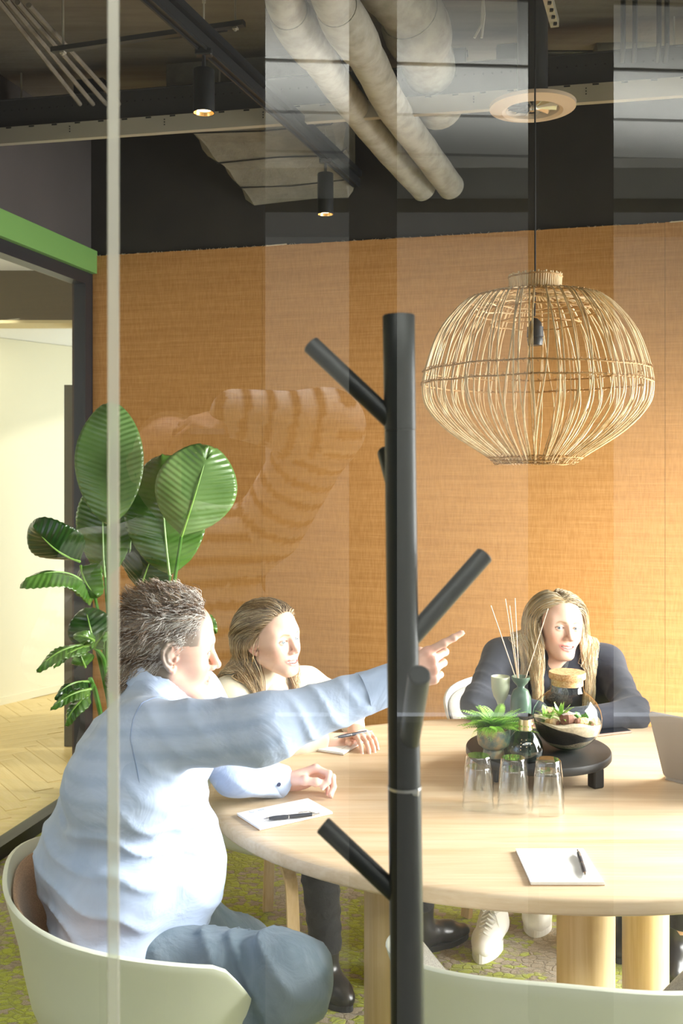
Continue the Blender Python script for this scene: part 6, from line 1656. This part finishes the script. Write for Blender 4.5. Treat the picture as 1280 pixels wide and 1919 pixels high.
    if key == 'cream': cut = Cap(neck+f*.012+Vector((0, 0, .028)), neck+Vector((0, 0, .2)), .056, .07)
    else: cut = Un([Cap(neck+f*.01+Vector((0, 0, .03)), neck+Vector((0, 0, .2)), .055, .07), Cap(neck+f*.075+Vector((0, 0, .06)), neck+f*.145+Vector((0, 0, -.13)), .045, .020)], .02)
    bodyn = tp
    tp2 = Sub(tp, cut, .005)
    lo, hi = bounds([A3(pel), chest, shR, shL, elR, elL, wrR, wrL, A3(neck)+.02], .12); lo[2] = .50; lo[:2] -= .05; hi[:2] += .05
    sdf_obj('sweater' if key == 'cream' else 'blazer', tp2, lo, hi, .0065, top, root, None, 1, B)
    if key == 'cream':                                            # ribbed collar
        mb = MB(); mb.smooth = True; rings = []
        for k in range(120):
            a = 2*PI*k/120; dr = fv*math.cos(a)+side*math.sin(a); rb = .0012*math.cos(k*PI*2/3*.999)
            c = A3(neck)-A3(B)+fv*.012+dr*.058+np.array([0, 0, .012-.012*math.cos(a)+.004])
            rings.append([Vector(c+dr*(u+rb)+np.array([0, 0, v])) for u, v in ((-.002, -.012), (-.004, .010), (0, .014), (.004, .010), (.008, -.012))])
        mb.rings(rings, True, loop=True); mb.build('ribbed_collar', top, root, True)
        mb = MB(); mb.smooth = True
        e = (Bm @ HM) @ Vector((.0885, -.004, -.040))
        mb.tube([e+Vector((0, 0, 0)), e+Vector((.001, -.002, -.006)), e+Vector((0, 0, -.012))], .0012, 6); mb.lathe([(0, -.018), (.0035, -.014), (0, -.010)], e, 10); mb.build('earring', M_BRASS, root, True)
    elif key == 'blazer':                                         # blouse seen in the neckline
        bl = Un([Ell(A3(chest)+fv*.02+np.array([0, 0, .05]), (.10, .085, .11)), Cap(A3(neck)+fv*.035-np.array([0, 0, .03]), A3(chest)+fv*.07, .05, .065)], .03)
        bl = Sub(bl, Cap(neck+f*.085+Vector((0, 0, .03)), neck+f*.10+Vector((0, 0, -.05)), .05, .025), .01)
        lo, hi = bounds([A3(chest), A3(neck)], .14)
        sdf_obj('blouse', bl, lo, hi, .006, M_PATT, root, None, 1, B)
    # trousers and shoes
    tro = Un([Cap(A3(hips[0]), A3(hips[1]), .115, .115), limb(A3(hips[0]), A3(kns[0]), A3(ans[0]), .085, .062, .047 if key == 'cream' else .045, .03), limb(A3(hips[1]), A3(kns[1]), A3(ans[1]), .085, .062, .047, .03)], .03)
    tro = Int(Disp(tro, lambda P: .010*folds(P, (.2, .1, 1), 60, 41, 1.2, 2)), Half((0, 0, .15), (0, 0, -1)), .006)
    lo, hi = bounds([*hips, *kns, *ans], .16); lo[2] = .1
    sdf_obj('trousers', tro, lo, hi, .0075, M_BLACKT, root, None, 1, B)
    for an, to in zip(ans, toes):
        if key == 'blazer':
            o = boot(root, an, to, M_SNEAK, M_SOLE, 'sneaker', .045, q=1.22, st=.034); o.location = -B
            d = (to-an); d.z = 0; L_ = d.length; d.normalize(); s_ = Vector((-d.y, d.x, 0))
            mb = MB(); mb.smooth = True
            for k in range(6):
                c = Vector((an.x, an.y, 0))+d*(L_*.22+k*L_*.085)+Vector((0, 0, .118-k*.0078)); 
                mb.tube([c-s_*.022-Vector((0, 0, .012)), c+d*.008+Vector((0, 0, .002)), c+s_*.022+d*.010-Vector((0, 0, .012))], .0028, 6)
                mb.tube([c+s_*.022-Vector((0, 0, .012)), c+d*.008+Vector((0, 0, .003)), c-s_*.022+d*.010-Vector((0, 0, .012))], .0028, 6)
            c = Vector((an.x, an.y, 0))+d*(L_*.20)+Vector((0, 0, .124))
            for sg in (-1, 1):
                mb.tube([c, c+s_*sg*.02+Vector((0, 0, .012)), c+s_*sg*.034+d*.01-Vector((0, 0, .004)), c+s_*sg*.02+d*.02-Vector((0, 0, .01)), c], .0022, 6)
                mb.tube([c, c+s_*sg*.024+d*.02-Vector((0, 0, .02)), c+s_*sg*.036+d*.03-Vector((0, 0, .05))], .0022, 6)
            tag(mb.build('laces', M_SOLE, o, True), kind='stuff')
            # thicker platform sole
            V_ = o.children[0]
            V_.scale = (1, 1, 1.0)
        else:
            o = boot(root, an, to, M_BOOT, M_SOLEB, 'boot', .13 if key == 'cream' else .09); o.location = -B
    ho, sk = long_hair(root, B, HM, Off(bodyn, .0), part, hcols, {'cream': 3, 'blazer': 4, 'guest': 6}[key], 4200 if key != 'guest' else 1500, back, length={'cream': .34, 'blazer': .44, 'guest': .12}[key])
    return root
make_man()
for k in ('cream', 'blazer', 'guest'): make_woman(k)
pen_ = W(650, 1376, 3.04)
pen(Vector((.005, 3.06, 0)), Vector((.065, 3.10, 0)), 'pen held by the woman in cream sweater above her notepad', TH+.045)
# ---------------------------------------------------------------- the photographer, standing in the corridor, seen mirrored in the partition
def make_photographer():
    """stands behind the lens with the right forearm raised over the camera; striped knit sleeve"""
    B = Vector((-.02, -.34, 0)); root = empty('person', B); tag(root, 'standing person in striped knit top mirrored faintly in the glass', 'person')
    M = lambda px, py, d: refl(W(px, py, d))                       # place whose mirror image falls on (px, py) at distance d
    hand = M(372, 800, 2.02); wr = M(440, 775, 2.06); el = M(612, 800, 2.12); sh = M(505, 985, 2.26)
    chest = Vector((-.03, -.36, 1.22)); neck = Vector((-.03, -.36, 1.47)); pel = Vector((-.03, -.36, .95)); hc = Vector((-.05, -.28, 1.62))
    shL = Vector((-.22, -.36, 1.42)); elL = Vector((-.30, -.26, 1.22)); wrL = Vector((-.16, -.10, 1.42))
    f, r = frame_of(98)
    knit = Un([torso(pel, chest, neck, shL, sh, f, .34, .06, 0, (.14, .12, .125)), limb(A3(sh), A3(el), A3(wr), .080, .076, .052, .04), limb(A3(shL), A3(elL), A3(wrL), .06, .05, .04, .03)], .03)
    knit = Int(knit, Half((0, -.045, 0), (0, 1, 0)), .01)
    def cols(V):
        ax_ = A3(el)-A3(wr); L1 = np.linalg.norm(ax_); t1 = (V-A3(wr))@(ax_/L1)
        ax2 = A3(sh)-A3(el); L2 = np.linalg.norm(ax2); t2 = (V-A3(el))@(ax2/L2)
        d1 = np.linalg.norm(V-A3(wr)-np.clip(t1, 0, L1)[:, None]*(ax_/L1), axis=1); d2 = np.linalg.norm(V-A3(el)-np.clip(t2, 0, L2)[:, None]*(ax2/L2), axis=1)
        s = np.where(d1 < d2, t1, L1+t2); s = np.where(np.minimum(d1, d2) > .09, V[:, 2], s)
        m = (np.sin(s*2*PI/.050) > .5)
        return np.where(m[:, None], np.array([.09, .05, .03]), np.array([.93, .90, .85]))
    mat = attr_mat('striped knit', .9)
    lo, hi = bounds([pel, chest, neck, sh, shL, el, wr, elL, wrL], .12)
    sdf_obj('striped_top', knit, lo, hi, .010, mat, root, cols, 1, B)
    HM = head_matrix(hc-Vector((0, .06, 0)), 95, 0, 0)
    hn = Xf(np.array(HM), head_sdf(True, 0, .046))
    V1, F1 = polygonize(hn, A3(hc)-np.array([.15, .19, .27]), A3(hc)+np.array([.15, .12, .16]), .005)
    q = hn.loc(V1); C1 = head_color(q, (.72, .46, .35), (.6, .3, .25), (.2, .13, .09), 0, (.12, .07, .04), lambda q: -q[:, 1]+.05-np.clip((.085-q[:, 2]), 0, .2), True)
    dR = (hand-wr).normalized(); MR = hand_M(wr, dR, (0.1, .45, .9)); hR, _ = hand_sdf(MR, 1, [(20, 30, 20)]*4, (4, 0, -2, -5), None, .95)
    V2, F2 = polygonize(hR, A3(wr)-.19, A3(wr)+.19, .004)
    inner = Un([Cap(neck, A3(hc)-np.array([0, .06, .04]), .045, .04), Cap(pel, chest, .09, .08), Cap(chest, neck, .06, .04), limb(A3(sh), A3(el), A3(wr), .03, .027, .024), Cap(chest, sh, .05, .04), Cap(chest, shL, .05, .04), limb(A3(shL), A3(elL), A3(wrL), .03, .027, .024),
                Cap(pel+Vector((.09, 0, 0)), (.08, -.36, .08), .07, .035), Cap(pel-Vector((.09, 0, 0)), (-.14, -.36, .08), .07, .035)], .03)
    lo, hi = bounds([pel, chest, neck, sh, shL, el, wr, elL, wrL, (.08, -.36, .08), (-.14, -.36, .08)], .1)
    V4, F4 = polygonize(inner, lo, hi, .016)
    Vs = [V1, V2, V4]; Fs = [F1, F2+len(V1), F4+len(V1)+len(V2)]
    np_mesh('body', np.vstack(Vs)-A3(B), np.vstack(Fs), M_SKIN, root, True, np.vstack([C1, np.tile((.74, .48, .37), (len(V2)+len(V4), 1))]))
    tro = Int(Un([Cap(pel+Vector((.07, 0, .0)), pel-Vector((.07, 0, 0)), .13, .13), Cap(pel+Vector((.08, 0, -.03)), (.08, -.36, .10), .095, .055), Cap(pel+Vector((-.08, 0, -.03)), (-.14, -.36, .10), .095, .055)], .03), Half((0, 0, .09), (0, 0, -1)), .01)
    lo, hi = bounds([pel, (.08, -.36, .08), (-.14, -.36, .08)], .16)
    sdf_obj('trousers', tro, lo, hi, .012, M_BLACKT, root, None, 1, B)
    for x in (.08, -.14):
        o = boot(root, Vector((x, -.36, .09)), Vector((x, -.18, 0)), M_BOOT, M_SOLEB, 'shoe', .06); o.location = -B
    cb = MB(); cb.box((0, 0, 0), (.09, .06, .14), None, .012); o = cb.build('camera_body', M_MATB, None, False)
    o.location = (0, -.10, EYE); o.name = 'photo_camera'; tag(o, 'black camera held by the standing person in the corridor', 'camera')
make_photographer()
